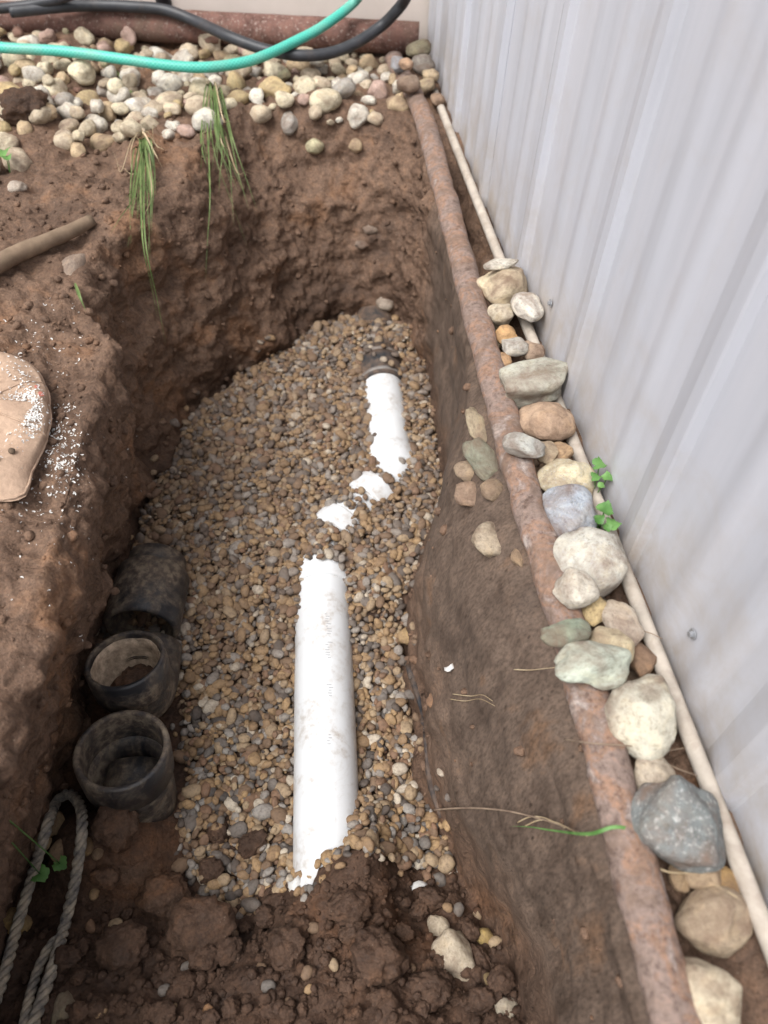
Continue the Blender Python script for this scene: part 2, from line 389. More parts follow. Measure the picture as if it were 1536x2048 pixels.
#            floor x, y     top x, y, z
ST = [(.255, -.42, .300, -.50, .00), (.262, -.15, .300, -.15, .00), (.262, .08, .306, .08, .00), (.262, .24, .310, .25, .00), (.205, .42, .316, .43, .00), (.186, .58, .322, .58, .00),
      (.186, .72, .326, .72, .00), (.190, .86, .328, .86, .00), (.243, .99, .330, 1.0, .00), (.325, 1.15, .337, 1.17, .00), (.352, 1.35, .346, 1.35, .00),
      (.366, 1.55, .356, 1.55, .00), (.376, 1.74, .366, 1.78, .00), (.345, 1.85, .372, 2.02, .00), (.26, 1.90, .30, 2.15, .01), (.15, 1.91, .16, 2.19, .02),
      (.055, 1.86, -.06, 2.17, .02), (-.005, 1.80, -.15, 2.00, .02), (-.06, 1.745, -.20, 1.83, .02), (-.15, 1.66, -.28, 1.69, .01), (-.245, 1.55, -.355, 1.56, .01), (-.315, 1.42, -.385, 1.42, .00),
      (-.345, 1.29, -.320, 1.27, -.01), (-.375, 1.12, -.325, 1.12, -.01), (-.43, .95, -.330, .95, .00), (-.47, .79, -.338, .79, .00), (-.50, .57, -.366, .57, .00),
      (-.52, .40, -.392, .40, .00), (-.52, .15, -.43, .15, .00), (-.475, -.15, -.46, -.15, .00), (-.46, -.42, -.50, -.50, .00), (-.10, -.50, -.10, -.62, .00)]
def catmull_closed(P, n):
    P = np.asarray(P, float); m = len(P); k = 40; t = np.linspace(0, 1, k, endpoint=False)[:, None]; out = []
    for i in range(m):
        a, b, c, d = P[i - 1], P[i], P[(i + 1) % m], P[(i + 2) % m]
        out.append(0.5 * (2 * b + (c - a) * t + (2 * a - 5 * b + 4 * c - d) * t * t + (3 * b - a - 3 * c + d) * t ** 3))
    out = np.concatenate(out); L = np.r_[0, np.cumsum(np.linalg.norm(np.diff(np.r_[out, out[:1]], axis=0), axis=1))]
    q = np.linspace(0, L[-1], n, endpoint=False); o2 = np.r_[out, out[:1]]
    return np.stack([np.interp(q, L, o2[:, j]) for j in range(P.shape[1])], 1)
NU = 1000
loop = catmull_closed(ST, NU)
fl, tp = loop[:, :2], loop[:, 2:4]; tpz = loop[:, 4]
spy = np.clip(fl[:, 1], -0.30, 1.62); spx = np.interp(spy, [-.3, .4, .9, 1.3, 1.62], [-.1, -.12, -.1, .0, .13]); sp = np.stack([spx, spy], 1)
dirs = tp - sp; dirs /= np.linalg.norm(dirs, axis=1)[:, None]
for _ in range(30): dirs = (np.roll(dirs, 1, 0) + 2 * dirs + np.roll(dirs, -1, 0)); dirs /= np.linalg.norm(dirs, axis=1)[:, None]
def groundz(x, y):
    x = np.asarray(x, float); y = np.asarray(y, float)
    z = 0.035 * sst(0.36, 0.62, -x)
    z = z - 0.038 * np.exp(-((x - 0.43) / 0.05) ** 2) * sst(2.1, 1.8, y)              # gap between the rail and the shed
    z = z - 0.05 * np.exp(-((x - 0.44) / 0.04) ** 2) * sst(1.15, 1.3, y) * sst(2.0, 1.8, y)
    return z
rings = []; wt = []                     # points and (wall, lip, floor, outer) weights
for t in np.linspace(0, 1, 44)[:-1]:
    xy = sp + (fl - sp) * t; rings.append(np.c_[xy, floorz(xy[:, 0], xy[:, 1])]); wt.append(0)
fz = floorz(fl[:, 0], fl[:, 1])
lip = 0.028
for s in np.linspace(0, 1, 100):
    bulge = 0.022 * np.sin(np.pi * s) * np.sin(loop[:, 1] * 5 + 1.0)
    xy = fl + (tp - fl) * s + dirs * bulge[:, None]
    k = np.clip((s - 0.86) / 0.14, 0, 1)
    xy = xy + dirs * (lip * k * k)
    rings.append(np.c_[xy, fz + (tpz - fz) * (s + 0.05 * np.sin(np.pi * s))]); wt.append(1)
base = tp + dirs * lip
dist = np.concatenate([np.linspace(0.006, 0.55, 92), 0.55 + np.geomspace(0.012, 40, 40)])
for d in dist:
    xy = base + dirs * d
    zz = groundz(xy[:, 0], xy[:, 1]) * sst(0.0, 0.08, d) + tpz * (1 - sst(0, 0.3, d)); rings.append(np.c_[xy, zz]); wt.append(2)
G = np.array(rings); NR = len(G)
dU = np.roll(G, -1, 1) - np.roll(G, 1, 1); dV = np.gradient(G, axis=0)
Nn = np.cross(dU, dV); Nn /= np.linalg.norm(Nn, axis=2)[..., None] + 1e-12
if Nn[NR // 2 + 60, :, 2].mean() < 0: Nn = -Nn
flat = G.reshape(-1, 3); nrm = Nn.reshape(-1, 3); W_ = np.repeat(wt, NU)
x_, y_, z_ = flat.T
S_ = np.repeat([0.0] * 43 + list(np.linspace(0, 1, 100)) + [1.0] * (NR - 143), NU)
rightwall = sst(0.16, 0.24, x_) * (W_ == 1) * sst(1.75, 1.6, y_)
nearslope = (W_ == 0) * sst(0.40, 0.32, y_)
bed = (W_ == 0) * sst(0.32, 0.40, y_)
farr = sst(2.4, 3.6, np.hypot(x_, y_ - 1))
rough = np.where(W_ == 1, 1.1, 1.15) * (1 - 0.90 * rightwall) * (1 - 0.9 * bed)
big = fbm(flat, 7.0, 3) * 0.047 * np.where(W_ == 1, 1 - 0.6 * rightwall, 0.7) * (1 - bed)
mid = fbm(flat, 24.0, 4, 0.55) * 0.014 * rough + fbm(flat, 75.0, 3, 0.6) * 0.0028 * rough
lump = (0.5 - worley(flat * 26.0 + 0.5 * np.stack([fbm(flat, 9, 2, off=k) for k in (0, 5, 9)], 1))) * (0.018 * nearslope + 0.0062 * rough * (W_ != 0))
lump2 = (0.5 - worley(flat * 62.0)) * (0.009 * nearslope + 0.0048 * rough)
# spade scrapes on the cut right side
scr = perlin(np.c_[x_ * 3 + 7, y_ * 9, z_ * 4]) * 0.006 * rightwall - 0.005 * sst(0.46, 0.62, fbm(flat * (1, .8, .45), 62.0, 2)) * rightwall
# fissure behind the cap bank
fis = -0.035 * np.exp(-((y_ - 1.36 - 0.12 * z_) / 0.03) ** 2) * (W_ == 1) * (x_ < -0.15)
und = perlin(np.c_[x_ * 6, y_ * 6, z_ * 16 + 4]) * 0.012 * (W_ == 1) * (1 - rightwall)
disp = (big + mid + lump + lump2 + scr + fis + und) * (1 - farr)
flat = flat + nrm * disp[:, None]
# the soil must stay below the rail and the back pipe
flat[:, 2] = np.where((W_ == 2) & (x_ > 0.26), np.minimum(flat[:, 2], groundz(x_, y_) + 0.004), flat[:, 2])
ii = np.arange(NU); jj = (ii + 1) % NU; faces = []
for r in range(NR - 1):
    a = r * NU; b = (r + 1) * NU
    faces.append(np.stack([a + ii, a + jj, b + jj, b + ii], 1))
faces = np.concatenate(faces)
me = bpy.data.meshes.new('ground'); me.vertices.add(len(flat)); me.vertices.foreach_set('co', flat.astype(np.float32).ravel())
me.loops.add(faces.size); me.loops.foreach_set('vertex_index', faces.astype(np.int32).ravel())
me.polygons.add(len(faces)); me.polygons.foreach_set('loop_start', np.arange(0, faces.size, 4, dtype=np.int32)); me.update(calc_edges=True)
me.polygons.foreach_set('use_smooth', np.ones(len(faces), bool)); me.validate()
for an, av in (('clay', rightwall * sst(0.02, 0.30, S_ + 0.16 * fbm(flat, 13.0, 3))), ('shaded', np.where(W_ == 0, 1.0, (W_ == 1) * 0.7 * sst(0.30, 0.0, S_)))):  # painted shade covers the trench floor and fades up the walls
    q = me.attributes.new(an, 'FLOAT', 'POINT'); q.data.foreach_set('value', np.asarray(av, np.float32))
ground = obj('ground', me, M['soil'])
tag(ground, 'brown wet soil with a deep hand dug trench', kind='structure')
from mathutils.bvhtree import BVHTree
bvh = BVHTree.FromPolygons([tuple(v) for v in flat.tolist()], faces.tolist())
def hit(x, y, z0=0.6):
    h = bvh.ray_cast(Vector((x, y, z0)), Vector((0, 0, -1)))
    return h[0].z if h[0] is not None else 0.0
def see(px, py):
    """where the sight line of a photograph pixel meets the soil"""
    r = CAM_R @ np.array([(px - 768) / F_PX, -(py - 1024) / F_PX, -1.0])
    h = bvh.ray_cast(Vector(CAM_P), Vector(r).normalized())
    n = np.array(h[1]); return np.array(h[0]), (n if n @ r < 0 else -n)

# ------------------------------------------------------------------ shape helpers
def frames(P):
    P = np.asarray(P, float); T = np.gradient(P, axis=0); T /= np.linalg.norm(T, axis=1)[:, None]
    n = np.cross(T[0], (0, 0, 1.0)); n = n if np.linalg.norm(n) > 1e-4 else np.array((1.0, 0, 0)); n /= np.linalg.norm(n)
    Ns = [n]
    for i in range(1, len(P)):
        n = Ns[-1] - T[i] * (Ns[-1] @ T[i]); n /= np.linalg.norm(n); Ns.append(n)
    Ns = np.array(Ns); return T, Ns, np.cross(T, Ns)
def tube_data(P, R, seg=16, caps=True):
    P = np.asarray(P, float); R = np.broadcast_to(np.asarray(R, float), (len(P),)); T, A, B = frames(P)
    th = np.linspace(0, 2 * np.pi, seg, endpoint=False)
    v = (P[:, None] + R[:, None, None] * (A[:, None] * np.cos(th)[None, :, None] + B[:, None] * np.sin(th)[None, :, None])).reshape(-1, 3)
    f = [(i * seg + k, i * seg + (k + 1) % seg, (i + 1) * seg + (k + 1) % seg, (i + 1) * seg + k) for i in range(len(P) - 1) for k in range(seg)]
    if caps: f += [tuple(range(seg))[::-1], tuple(range((len(P) - 1) * seg, len(P) * seg))]
    return v, f
def tube(name, P, R, seg=16, caps=True, uv=False):
    v, f = tube_data(P, R, seg, caps); me = mesh_of(name, v, f)
    if uv:
        L = np.r_[0, np.cumsum(np.linalg.norm(np.diff(np.asarray(P), axis=0), axis=1))]
        ul = me.uv_layers.new(name='UVMap')
        for p in me.polygons:
            if p.loop_total != 4: continue
            ks = [(me.loops[l].vertex_index % seg) for l in p.loop_indices]; wrap = max(ks) == seg - 1 and min(ks) == 0
            for l in p.loop_indices:
                vi = me.loops[l].vertex_index; k = vi % seg; k = seg if (wrap and k == 0) else k
                ul.data[l].uv = (k / seg, L[vi // seg])
    return me
def spline(P, n=12):
    P = np.asarray(P, float); Q = np.r_[[2 * P[0] - P[1]], P, [2 * P[-1] - P[-2]]]; t = np.linspace(0, 1, n, endpoint=False)[:, None]; out = []
    for i in range(1, len(Q) - 2):
        a, b, c, d = Q[i - 1], Q[i], Q[i + 1], Q[i + 2]
        out.append(0.5 * (2 * b + (c - a) * t + (2 * a - 5 * b + 4 * c - d) * t * t + (3 * b - a - 3 * c + d) * t ** 3))
    return np.concatenate(out + [P[-1:]])
def box_data(c, s):
    x, y, z = c; a, b, d = np.array(s) / 2
    v = [(x + i * a, y + j * b, z + k * d) for i in (-1, 1) for j in (-1, 1) for k in (-1, 1)]
    return v, [(0, 1, 3, 2), (4, 6, 7, 5), (0, 4, 5, 1), (2, 3, 7, 6), (0, 2, 6, 4), (1, 5, 7, 3)]
def join(parts):
    v, f = [], []
    for a, b in parts:
        o = len(v); v += [tuple(q) for q in a]; f += [tuple(i + o for i in q) for q in b]
    return v, f
def ico(sub):
    bm = bmesh.new(); bmesh.ops.create_icosphere(bm, subdivisions=sub, radius=1.0)
    v = np.array([q.co[:] for q in bm.verts]); f = np.array([[w.index for w in q.verts] for q in bm.faces]); bm.free(); return v, f
def rock(seed, sub=4, angular=0.3, rough=0.05):
    """a rounded, slightly faceted unit stone"""
    r = np.random.default_rng(seed); v, f = ico(sub); d = v.copy()
    for _ in range(int(5 + 12 * angular)):                                  # chop flats
        n = r.normal(size=3); n /= np.linalg.norm(n); h = r.uniform(0.72, 0.95) - 0.14 * angular
        s = d @ n; over = np.maximum(s - h, 0); d = d - n * over[:, None] * r.uniform(0.55, 0.9)
    d = d * (1 + 0.34 * fbm(d, 0.9, 2, off=seed * 3.1) + rough * fbm(d, 3.2, 4, 0.6, off=seed * 1.7))[:, None]
    d /= np.abs(d).max(0)
    return d, f
def clod(seed, sub=4):
    r = np.random.default_rng(seed); v, f = ico(sub)
    d = v * (1 + 0.34 * fbm(v, 1.1, 3, off=seed * 2.3) + 0.24 * fbm(v, 3.0, 5, 0.65, off=seed) + 0.14 * (0.5 - worley(v * 3.1 + seed)) + 0.10 * (0.5 - worley(v * 8 + seed)))[:, None]
    d /= np.abs(d).max(0); return d, f

# ------------------------------------------------------------------ buildings
BACK_A = math.atan(-0.158)                      # the house is not quite square to the shed
house = obj('house_wall', mesh_of('house_wall', *box_data((0, 0, 1.22), (4.2, 0.24, 2.6)), smooth=False), M['stucco'])
house.location = (-1.50, 2.935 + 0.12, 0); house.rotation_euler = (0, 0, BACK_A)
tag(house, 'plain beige stucco wall of a house behind the rusty pipe', 'wall')

SHED_X, PITCH, PH0 = 0.489, 0.357, 0.283
def rib(y):
    """how far the sheet stands out towards the trench"""
    t = ((y - PH0 + 0.02) / PITCH) % 1.0 * PITCH
    h = 0.0
    if t < 0.010: h = 0.013 * t / 0.010
    elif t < 0.034: h = 0.013
    elif t < 0.075: h = 0.013 * (0.075 - t) / 0.041
    for c, q in ((0.145, .034), (0.245, .040)):
        h += 0.0045 * (0.5 + 0.5 * math.cos(math.pi * min(1.0, abs(t - c) / q)))
    return h
shed = empty('shed_wall', (SHED_X, 0.7, 0), 'pale grey ribbed metal wall of a shed beside the trench', 'wall')
y0 = PH0 - 5 * PITCH
for k in range(4):
    a = y0 + k * 3 * PITCH - 0.02; b = min(a + 3 * PITCH, 2.60)
    ys = np.unique(np.round(np.r_[np.linspace(a, b, 260), [a, b - 0.0005]], 5)); v = []; f = []
    off = 0.0012 * (k % 2)
    for y in ys:
        x = SHED_X - rib(y) - off
        v += [(x, y, -0.012), (x, y, 2.35), (x + 0.0011, y, 2.35), (x + 0.0011, y, -0.012)]
    for i in range(len(ys) - 1):
        for q in range(4): f.append((4 * i + q, 4 * i + (q + 1) % 4, 4 * i + 4 + (q + 1) % 4, 4 * i + 4 + q))
    f += [(3, 2, 1, 0), tuple(4 * (len(ys) - 1) + q for q in range(4))]
    part('panel', mesh_of('panel', v, f, smooth=False), M['wall'], shed)
part('wall_core', mesh_of('wall_core', *box_data((SHED_X + 0.055, 0.545, 1.19), (0.09, 4.05, 2.3)), smooth=False), M['trim'], shed)
def on_wall(px, py, X):
    r = CAM_R @ np.array([(px - 768) / F_PX, -(py - 1024) / F_PX, -1.0]); return CAM_P + r * (X / r[0])
hx = mesh_of('screw', *join([tube_data([(0, 0, 0), (-0.0015, 0, 0)], 0.0075, 14), tube_data([(-0.0015, 0, 0), (-0.006, 0, 0)], 0.0042, 6)]), smooth=False)
for px, py in ((1387, 1268), (1102, 606)):
    p = on_wall(px, py, SHED_X - 0.003); s = obj('screw', hx, M['screw'], shed); s.location = Vector(p) - Vector(shed.location)
    s.location.x = -0.0035 - rib(p[1])

cond = obj('conduit', tube('conduit', [(0.4645 + 0.0012 * math.sin(y * 3), y, 0.008 + 0.002 * math.sin(y * 2.1)) for y in np.linspace(-1.1, 2.30, 60)], 0.0108, 14), M['trim'])
tag(cond, 'thin pale weathered conduit running along the foot of the metal wall', 'pipe')

# ------------------------------------------------------------------ rusty pipes
RAIL = np.array([(0.318, -1.1), (0.328, -0.3), (0.334, 0.085), (0.350, 0.43), (0.352, 0.786), (0.366, 1.2), (0.388, 1.7), (0.400, 2.13), (0.385, 2.35), (0.372, 2.50)])
rp = spline([(x, y, 0.019 + 0.003 * math.sin(3 * y)) for x, y in RAIL], 24)
v, f = tube_data(rp, 0.0268, 28); v[:, 2] = 0.019 + (v[:, 2] - 0.019) * 0.80; v = v + (0.0036 * fbm(v, 14, 3) + 0.0022 * fbm(v, 60, 3))[:, None] * np.sign(v - np.repeat(rp, 28, 0))
rail = obj('rusty_pipe', mesh_of('rusty_pipe', v, f), M['rail'])
tag(rail, 'flaking orange rusty steel pipe along the right edge of the trench', 'pipe')
bp = [(x, 2.632 - 0.158 * x, 0.055) for x in np.linspace(-2.6, 0.455, 70)]
v, f = tube_data(bp, 0.044, 28); v = v + 0.0016 * fbm(v, 14, 3)[:, None]
bpo = obj('rusty_pipe', mesh_of('rusty_pipe', v, f), M['backpipe'])
tag(bpo, 'thick dark brown rusty pipe lying along the beige wall', 'pipe')

# ------------------------------------------------------------------ hoses
def px_path(L): return [at(a, b, c) for a, b, c in L]
gh = spline(px_path([(-330, 60, .08), (-120, 82, .09), (0, 95, .095), (130, 103, .095), (250, 119, .092), (330, 130, .088), (400, 135, .085), (465, 129, .085), (520, 115, .088), (590, 83, .098), (650, 50, .118), (712, 0, .155), (745, -60, .26), (760, -140, .40)]), 14)
o = obj('garden_hose', tube('garden_hose', gh, 0.0135, 20, uv=True), M['hose']); tag(o, 'teal green braided garden hose lying across the stones', 'hose')
bk = spline(px_path([(20, 24, .105), (130, 13, .112), (200, 11, .112), (260, 13, .114), (330, 20, .110), (390, 42, .095), (460, 74, .088), (530, 99, .072), (600, 111, .066), (660, 106, .066), (712, 86, .08), (760, 54, .108), (790, 25, .15), (812, -5, .20), (830, -60, .32)]), 14)
o = obj('black_hose', tube('black_hose', bk, 0.0155, 18), M['cable']); tag(o, 'thick black hose sagging over the brown pipe behind the green hose', 'hose')
b2 = spline(px_path([(-60, 22, .108), (30, 14, .112), (85, 5, .125), (135, -8, .15), (200, -40, .24), (230, -90, .36)]), 12)
o = obj('black_hose', tube('black_hose', b2, 0.0135, 16), M['cable']); tag(o, 'black hose end rising at the top left over the brown pipe', 'hose')
xp = at(335, 14, 0.06)[0]
o = obj('black_downpipe', tube('black_downpipe', [(xp, 2.700 - 0.158 * xp, z) for z in (0.02, 0.3, 0.8, 1.4)], 0.024, 18), M['cable']); tag(o, 'short black upright pipe standing against the beige wall', 'pipe')

# ------------------------------------------------------------------ white drain pipe in the gravel
ZC = -0.500
def axis(px, py): p = at(px, py, -0.446); return np.array((p[0], p[1], ZC))
A0, A1 = axis(655, 1800), axis(643, 1118)
B0, B1 = axis(668, 1040), axis(752, 962) + (0, 0, .003)
C0, C1 = axis(784, 900), axis(766, 748)
A0b = A0 + (A0 - A1) / np.linalg.norm(A0 - A1) * 0.14
dp = empty('drain_pipe', (float(A0[0]), float(A0[1]), ZC), 'white plastic drain pipe half buried in the gravel', 'pipe')
part('pipe_section', tube('pipe_section', [A0b + (A1 - A0b) * t for t in np.linspace(0, 1, 20)], 0.060, 48), M['pvc'], dp)
def hub(P, Q, r, name='collar', root=dp, mat='pvc', seg=48):
    P, Q = np.asarray(P), np.asarray(Q)
    T = (Q - P) / np.linalg.norm(Q - P); L = np.linalg.norm(Q - P)
    return part(name, tube(name, [P, P + T * 0.003, P + T * 0.006, Q - T * 0.006, Q - T * 0.003, Q], [r * .93, r * .985, r, r, r * .985, r * .93], seg), M[mat], root)
def bend(P, Pd, Q, Qd, n=14):
    t = np.linspace(0, 1, n)[:, None]; k = np.linalg.norm(Q - P) * 0.55
    b = [P, P + Pd * k, Q - Qd * k, Q]
    return (1 - t) ** 3 * b[0] + 3 * t * (1 - t) ** 2 * b[1] + 3 * t * t * (1 - t) * b[2] + t ** 3 * b[3]
u = lambda a, b: (b - a) / np.linalg.norm(b - a)
uA, uB, uC = u(A0, A1), u(B0, B1), u(C0, C1)
e1 = part('elbow', tube('elbow', bend(A1, uA, B0, uB), 0.060, 40), M['pvc'], dp)
hub(A1 - uA * 0.045, A1 + uA * 0.012, 0.066, root=dp)
hub(B0 - uB * 0.012, B0 + uB * 0.040, 0.066, root=dp)
part('pipe_section', tube('pipe_section', [B0, B0 + (B1 - B0) * .5, B1], 0.057, 40), M['pvc'], dp)
part('elbow', tube('elbow', bend(B1, uB, C0 - uC * .02, uC), 0.060, 40), M['pvc'], dp)
hub(B1 - uB * 0.045, B1 + uB * 0.012, 0.066, root=dp)
hub(C0 - uC * 0.03, C0 + uC * 0.035, 0.066, root=dp)
part('pipe_section', tube('pipe_section', [C0 + (C1 - C0) * t for t in np.linspace(0, 1.25, 12)], 0.057, 48), M['pvc'], dp)
D0, D1 = C1 + uC * 0.0, C1 + uC * 0.13
cp = part('rubber_coupling', tube('rubber_coupling', [D0 + uC * d for d in (0, .004, .03, .033, .085, .088, .126, .13)], [.060, .066, .067, .070, .070, .067, .066, .060], 48), M['rubber'], dp)
for d in (0.008, 0.094):
    c = obj('clamp_band', tube('clamp_band', [D0 + uC * (d + e) for e in (0, .001, .010, .011)], [.067, .0685, .0685, .067], 48), M['clamp'], cp)
part('old_pipe', tube('old_pipe', [D1 - uC * .02, D1 + uC * .12 + np.array((0, 0, .01)), D1 + uC * .32 + np.array((0, 0, .02))], .060, 40), M['rubber'], dp)
# faint unreadable factory print along the top of the near length
def on_pipe(t, ang, r=0.0603):
    c = A0 + (A1 - A0) * t; side = np.cross(uA, (0, 0, 1)); return c + r * (math.sin(ang) * side + math.cos(ang) * np.array((0, 0, 1.0)))
rp_ = random.Random(5); vv, ff = [], []
for t0_, n_ in ((0.72, 9), (0.64, 7), (0.52, 5), (0.38, 4)):
    for k in range(n_):
        t = t0_ + k * 0.0085; L_ = rp_.uniform(0.004, 0.010); a_ = 0.10 + rp_.uniform(-.05, .05); w_ = 0.02
        q = [on_pipe(t, a_), on_pipe(t, a_ + L_ / .057), on_pipe(t + 0.0022, a_ + L_ / .057 + .02), on_pipe(t + 0.0022, a_ + .02)]
        o_ = len(vv); vv += q; ff.append((o_, o_ + 1, o_ + 2, o_ + 3))
pr = part('printed_line', mesh_of('printed_line', vv, ff), M['mark'], dp); pr['kind'] = 'stuff'

# ------------------------------------------------------------------ old black fittings
def shell(path, Ro, Ri, seg=40):
    """open-ended thick tube"""
    a, fa = tube_data(path, Ro, seg, False); b, fb = tube_data(path, Ri, seg, False); n = len(a); m = len(path)
    f = fa + [tuple(n + i for i in q[::-1]) for q in fb]
    for e in (0, m - 1):
        for k in range(seg):
            q = (e * seg + k, e * seg + (k + 1) % seg, n + e * seg + (k + 1) % seg, n + e * seg + k); f.append(q if e else q[::-1])
    return np.r_[a, b], f
Lf = (-0.333, 0.79)
ta = empty('pipe_elbow', (-0.333, 0.78, -0.50), 'muddy black plastic elbow with its pale caked mouth turned upwards', 'pipe fitting')
zr = -0.430
mouthA = np.array((-0.337, 0.738, -0.325)); axA = np.array((-0.06, 0.24, 1.0)); axA /= np.linalg.norm(axA)
farA = np.array((-0.318, 1.02, zr)); dirA = np.array((-0.04, -1.0, 0.0)); dirA /= np.linalg.norm(dirA)
knee = farA + dirA * 0.185 + np.array((0, 0, -0.028))
pa = bend(knee, dirA, mouthA - axA * 0.055, axA, 18)
v, f = shell(pa, 0.064, 0.0605); part('bend', mesh_of('bend', v, f), M['abs'], ta)
tc = empty('pipe_coupling', (-0.325, 0.95, -0.50), 'muddy black plastic coupling lying farthest of the old fittings', 'pipe fitting')
dirC = np.array((-0.13, -1.0, 0.03)); dirC /= np.linalg.norm(dirC); farC = farA + np.array((.004, .010, .004))
v, f = shell([farC + dirC * (0.040 + t) for t in (0, .004, .06, .128, .134)], [.067, .074, .075, .075, .069], [.054, .054, .054, .062, .064]); part('socket', mesh_of('socket', v, f), M['abs'], tc)
v, f = shell([farC + dirC * t for t in (0, .02, .06)], [.060, .061, .061], .050); part('pipe_stub', mesh_of('pipe_stub', v, f), M['abs'], tc)
v, f = shell([mouthA - axA * t for t in (.066, .062, .03, .004, 0)], [.066, .071, .0725, .0725, .070], [.0615, .0615, .062, .063, .0645]); mo = part('mouth_collar', mesh_of('mouth_collar', v, f), M['abs'], ta)
v, f = shell([mouthA - axA * t for t in (.098, .092, .078, .054, .028, .010)], [.004, .036, .0540, .0610, .0612, .0610], [.001, .030, .048, .0565, .0590, .0604])
v = v + (0.004 * fbm(v, 30, 3))[:, None] * np.array((1, 1, .3)); ck = part('caked_lining', mesh_of('caked_lining', v, f), M['caked'], ta); ck['label'] = 'pale tan scale caked inside the mouth'
v, f = clod(77, 4); v = v * (.054, .050, .026) + (mouthA - axA * .066 + np.array((.004, -.012, 0))); part('soil_plug', mesh_of('soil_plug', v, f), M['shaded'], ta)
tb = empty('pipe_socket', (-0.333, 0.57, -0.50), 'muddy black plastic pipe socket open at the top, nearest of the old fittings', 'pipe fitting')
mouthB = np.array((-0.330, 0.572, -0.335)); axB = np.array((0.03, 0.16, 1.0)); axB /= np.linalg.norm(axB)
v, f = shell([mouthB - axB * t for t in (.075, .071, .03, .004, 0)], [.072, .077, .079, .079, .0765], [.066, .067, .067, .068, .070]); part('mouth_collar', mesh_of('mouth_collar', v, f), M['abs'], tb)
v, f = shell([mouthB - axB * t for t in (.19, .14, .10, .066)], [.069, .070, .071, .071], [.050, .052, .056, .064]); part('body', mesh_of('body', v, f), M['abs'], tb)
v, f = shell([mouthB - axB * .15 + np.array((0.0, s, 0.005)) for s in (-.045, -.02, .02, .045)], .058, .047, 28); part('branch', mesh_of('branch', v, f), M['abs'], tb)

v, f = clod(71, 4); v = v * (.058, .058, .030) + (mouthB - axB * .135); dz_ = part('soil_plug', mesh_of('soil_plug', v, f), M['soil'], tb)
# ------------------------------------------------------------------ gravel bed and pebbles
def inside(poly, pts):
    x, y = pts.T; r = np.zeros(len(pts), bool); n = len(poly); j = n - 1
    for i in range(n):
        xi, yi = poly[i]; xj, yj = poly[j]
        c = ((yi > y) != (yj > y)) & (x < (xj - xi) * (y - yi) / (yj - yi + 1e-12) + xi); r ^= c; j = i
    return r
pipe_axis = np.concatenate([np.linspace(A0b, A1, 60), bend(A1, uA, B0, uB), np.linspace(B0, B1, 16), bend(B1, uB, C0, uC), np.linspace(C0, C1 + uC * .3, 40)])
def seg_dist(p, L):
    a, b = L[:-1], L[1:]; ab = b - a; d = np.full(len(p), 9.0)
    for q, w in zip(a, ab):
        t = np.clip(((p - q) @ w) / (w @ w + 1e-12), 0, 1); d = np.minimum(d, np.linalg.norm(p - (q + t[:, None] * w), axis=1))
    return d
PN = 0.0120
gx, gy = np.meshgrid(np.arange(-.5, .42, PN), np.arange(.30, 1.98, PN * .88)); gx = gx + (np.arange(gx.shape[0]) % 2)[:, None] * PN / 2
P0 = np.stack([gx.ravel(), gy.ravel()], 1)
ALL = []
for layer, keep, dz in ((0, 1.0, -0.004), (1, 0.55, 0.003), (2, 0.20, 0.009)):
    q = P0 + rng.uniform(-.5, .5, P0.shape) * PN * 0.9; q = q[rng.random(len(q)) < keep]
    ALL.append(np.c_[q, np.full(len(q), dz)])
ALL = np.concatenate(ALL)
edge = catmull_closed(ST, 300)[:, :2].copy()
near = 0.355 + 0.025 * np.sin(ALL[:, 0] * 17 + 1) + 0.08 * sst(-0.13, -0.30, ALL[:, 0]) + 0.05 * sst(0.06, 0.2, ALL[:, 0]) * 0.6
ALL = ALL[inside(edge, ALL[:, :2]) & ((ALL[:, 0] > -0.268 + rng.normal(0, .01, len(ALL))) | (ALL[:, 1] > 0.84)) & (ALL[:, 1] > near + rng.normal(0, .012, len(ALL)))]
pz = gbed(ALL[:, 0], ALL[:, 1]) + ALL[:, 2] + 0.010 * fbm(np.c_[ALL[:, :2], 0 * ALL[:, 0]], 9, 2)
pc = np.c_[ALL[:, :2], pz]
sz = np.clip(rng.lognormal(math.log(0.0074), 0.34, len(pc)), 0.0032, 0.0155)
ax = np.stack([sz * rng.uniform(1.0, 1.45, len(pc)), sz * rng.uniform(.78, 1.0, len(pc)), sz * rng.uniform(.58, .8, len(pc))], 1)
dpipe = seg_dist(pc, pipe_axis)
okp = dpipe > 0.056
# none inside the standing fittings
for c, r in ((mouthB, .082), (mouthA, .05)): okp &= np.hypot(pc[:, 0] - c[0], pc[:, 1] - c[1]) > r
pc, ax, sz = pc[okp], ax[okp], sz[okp]; lay = ALL[okp][:, 2]
on = []
for P_, r_, n_ in ((bend(B1, uB, C0 - uC * .02, uC)[1:4], .060, 16), (bend(A1, uA, B0, uB)[2:-2], .060, 150), (np.linspace(B0 + uB * .047, B1 - uB * .052, 8), .058, 36), (np.linspace(A1 - uA * .01, A1 + uA * .02, 4), .066, 22), (np.linspace(C1 - uC * .02, C1 + uC * .14, 8), .069, 10), (np.linspace(A0 + uA * .0, A0 + uA * .03, 6), .060, 14)):
    for q in range(n_):
        t = random.random() * (len(P_) - 1.001); i0 = int(t); c = P_[i0] + (P_[i0 + 1] - P_[i0]) * (t - i0); T = u(P_[i0], P_[i0 + 1]); sd = np.cross(T, (0, 0, 1.0)); a = random.gauss(0, .55)
        if abs(a) < 1.2: on.append(np.r_[c + (r_ + (.0045 if q % 4 else .012)) * (math.sin(a) * sd + math.cos(a) * np.array((0, 0, 1.0)))])
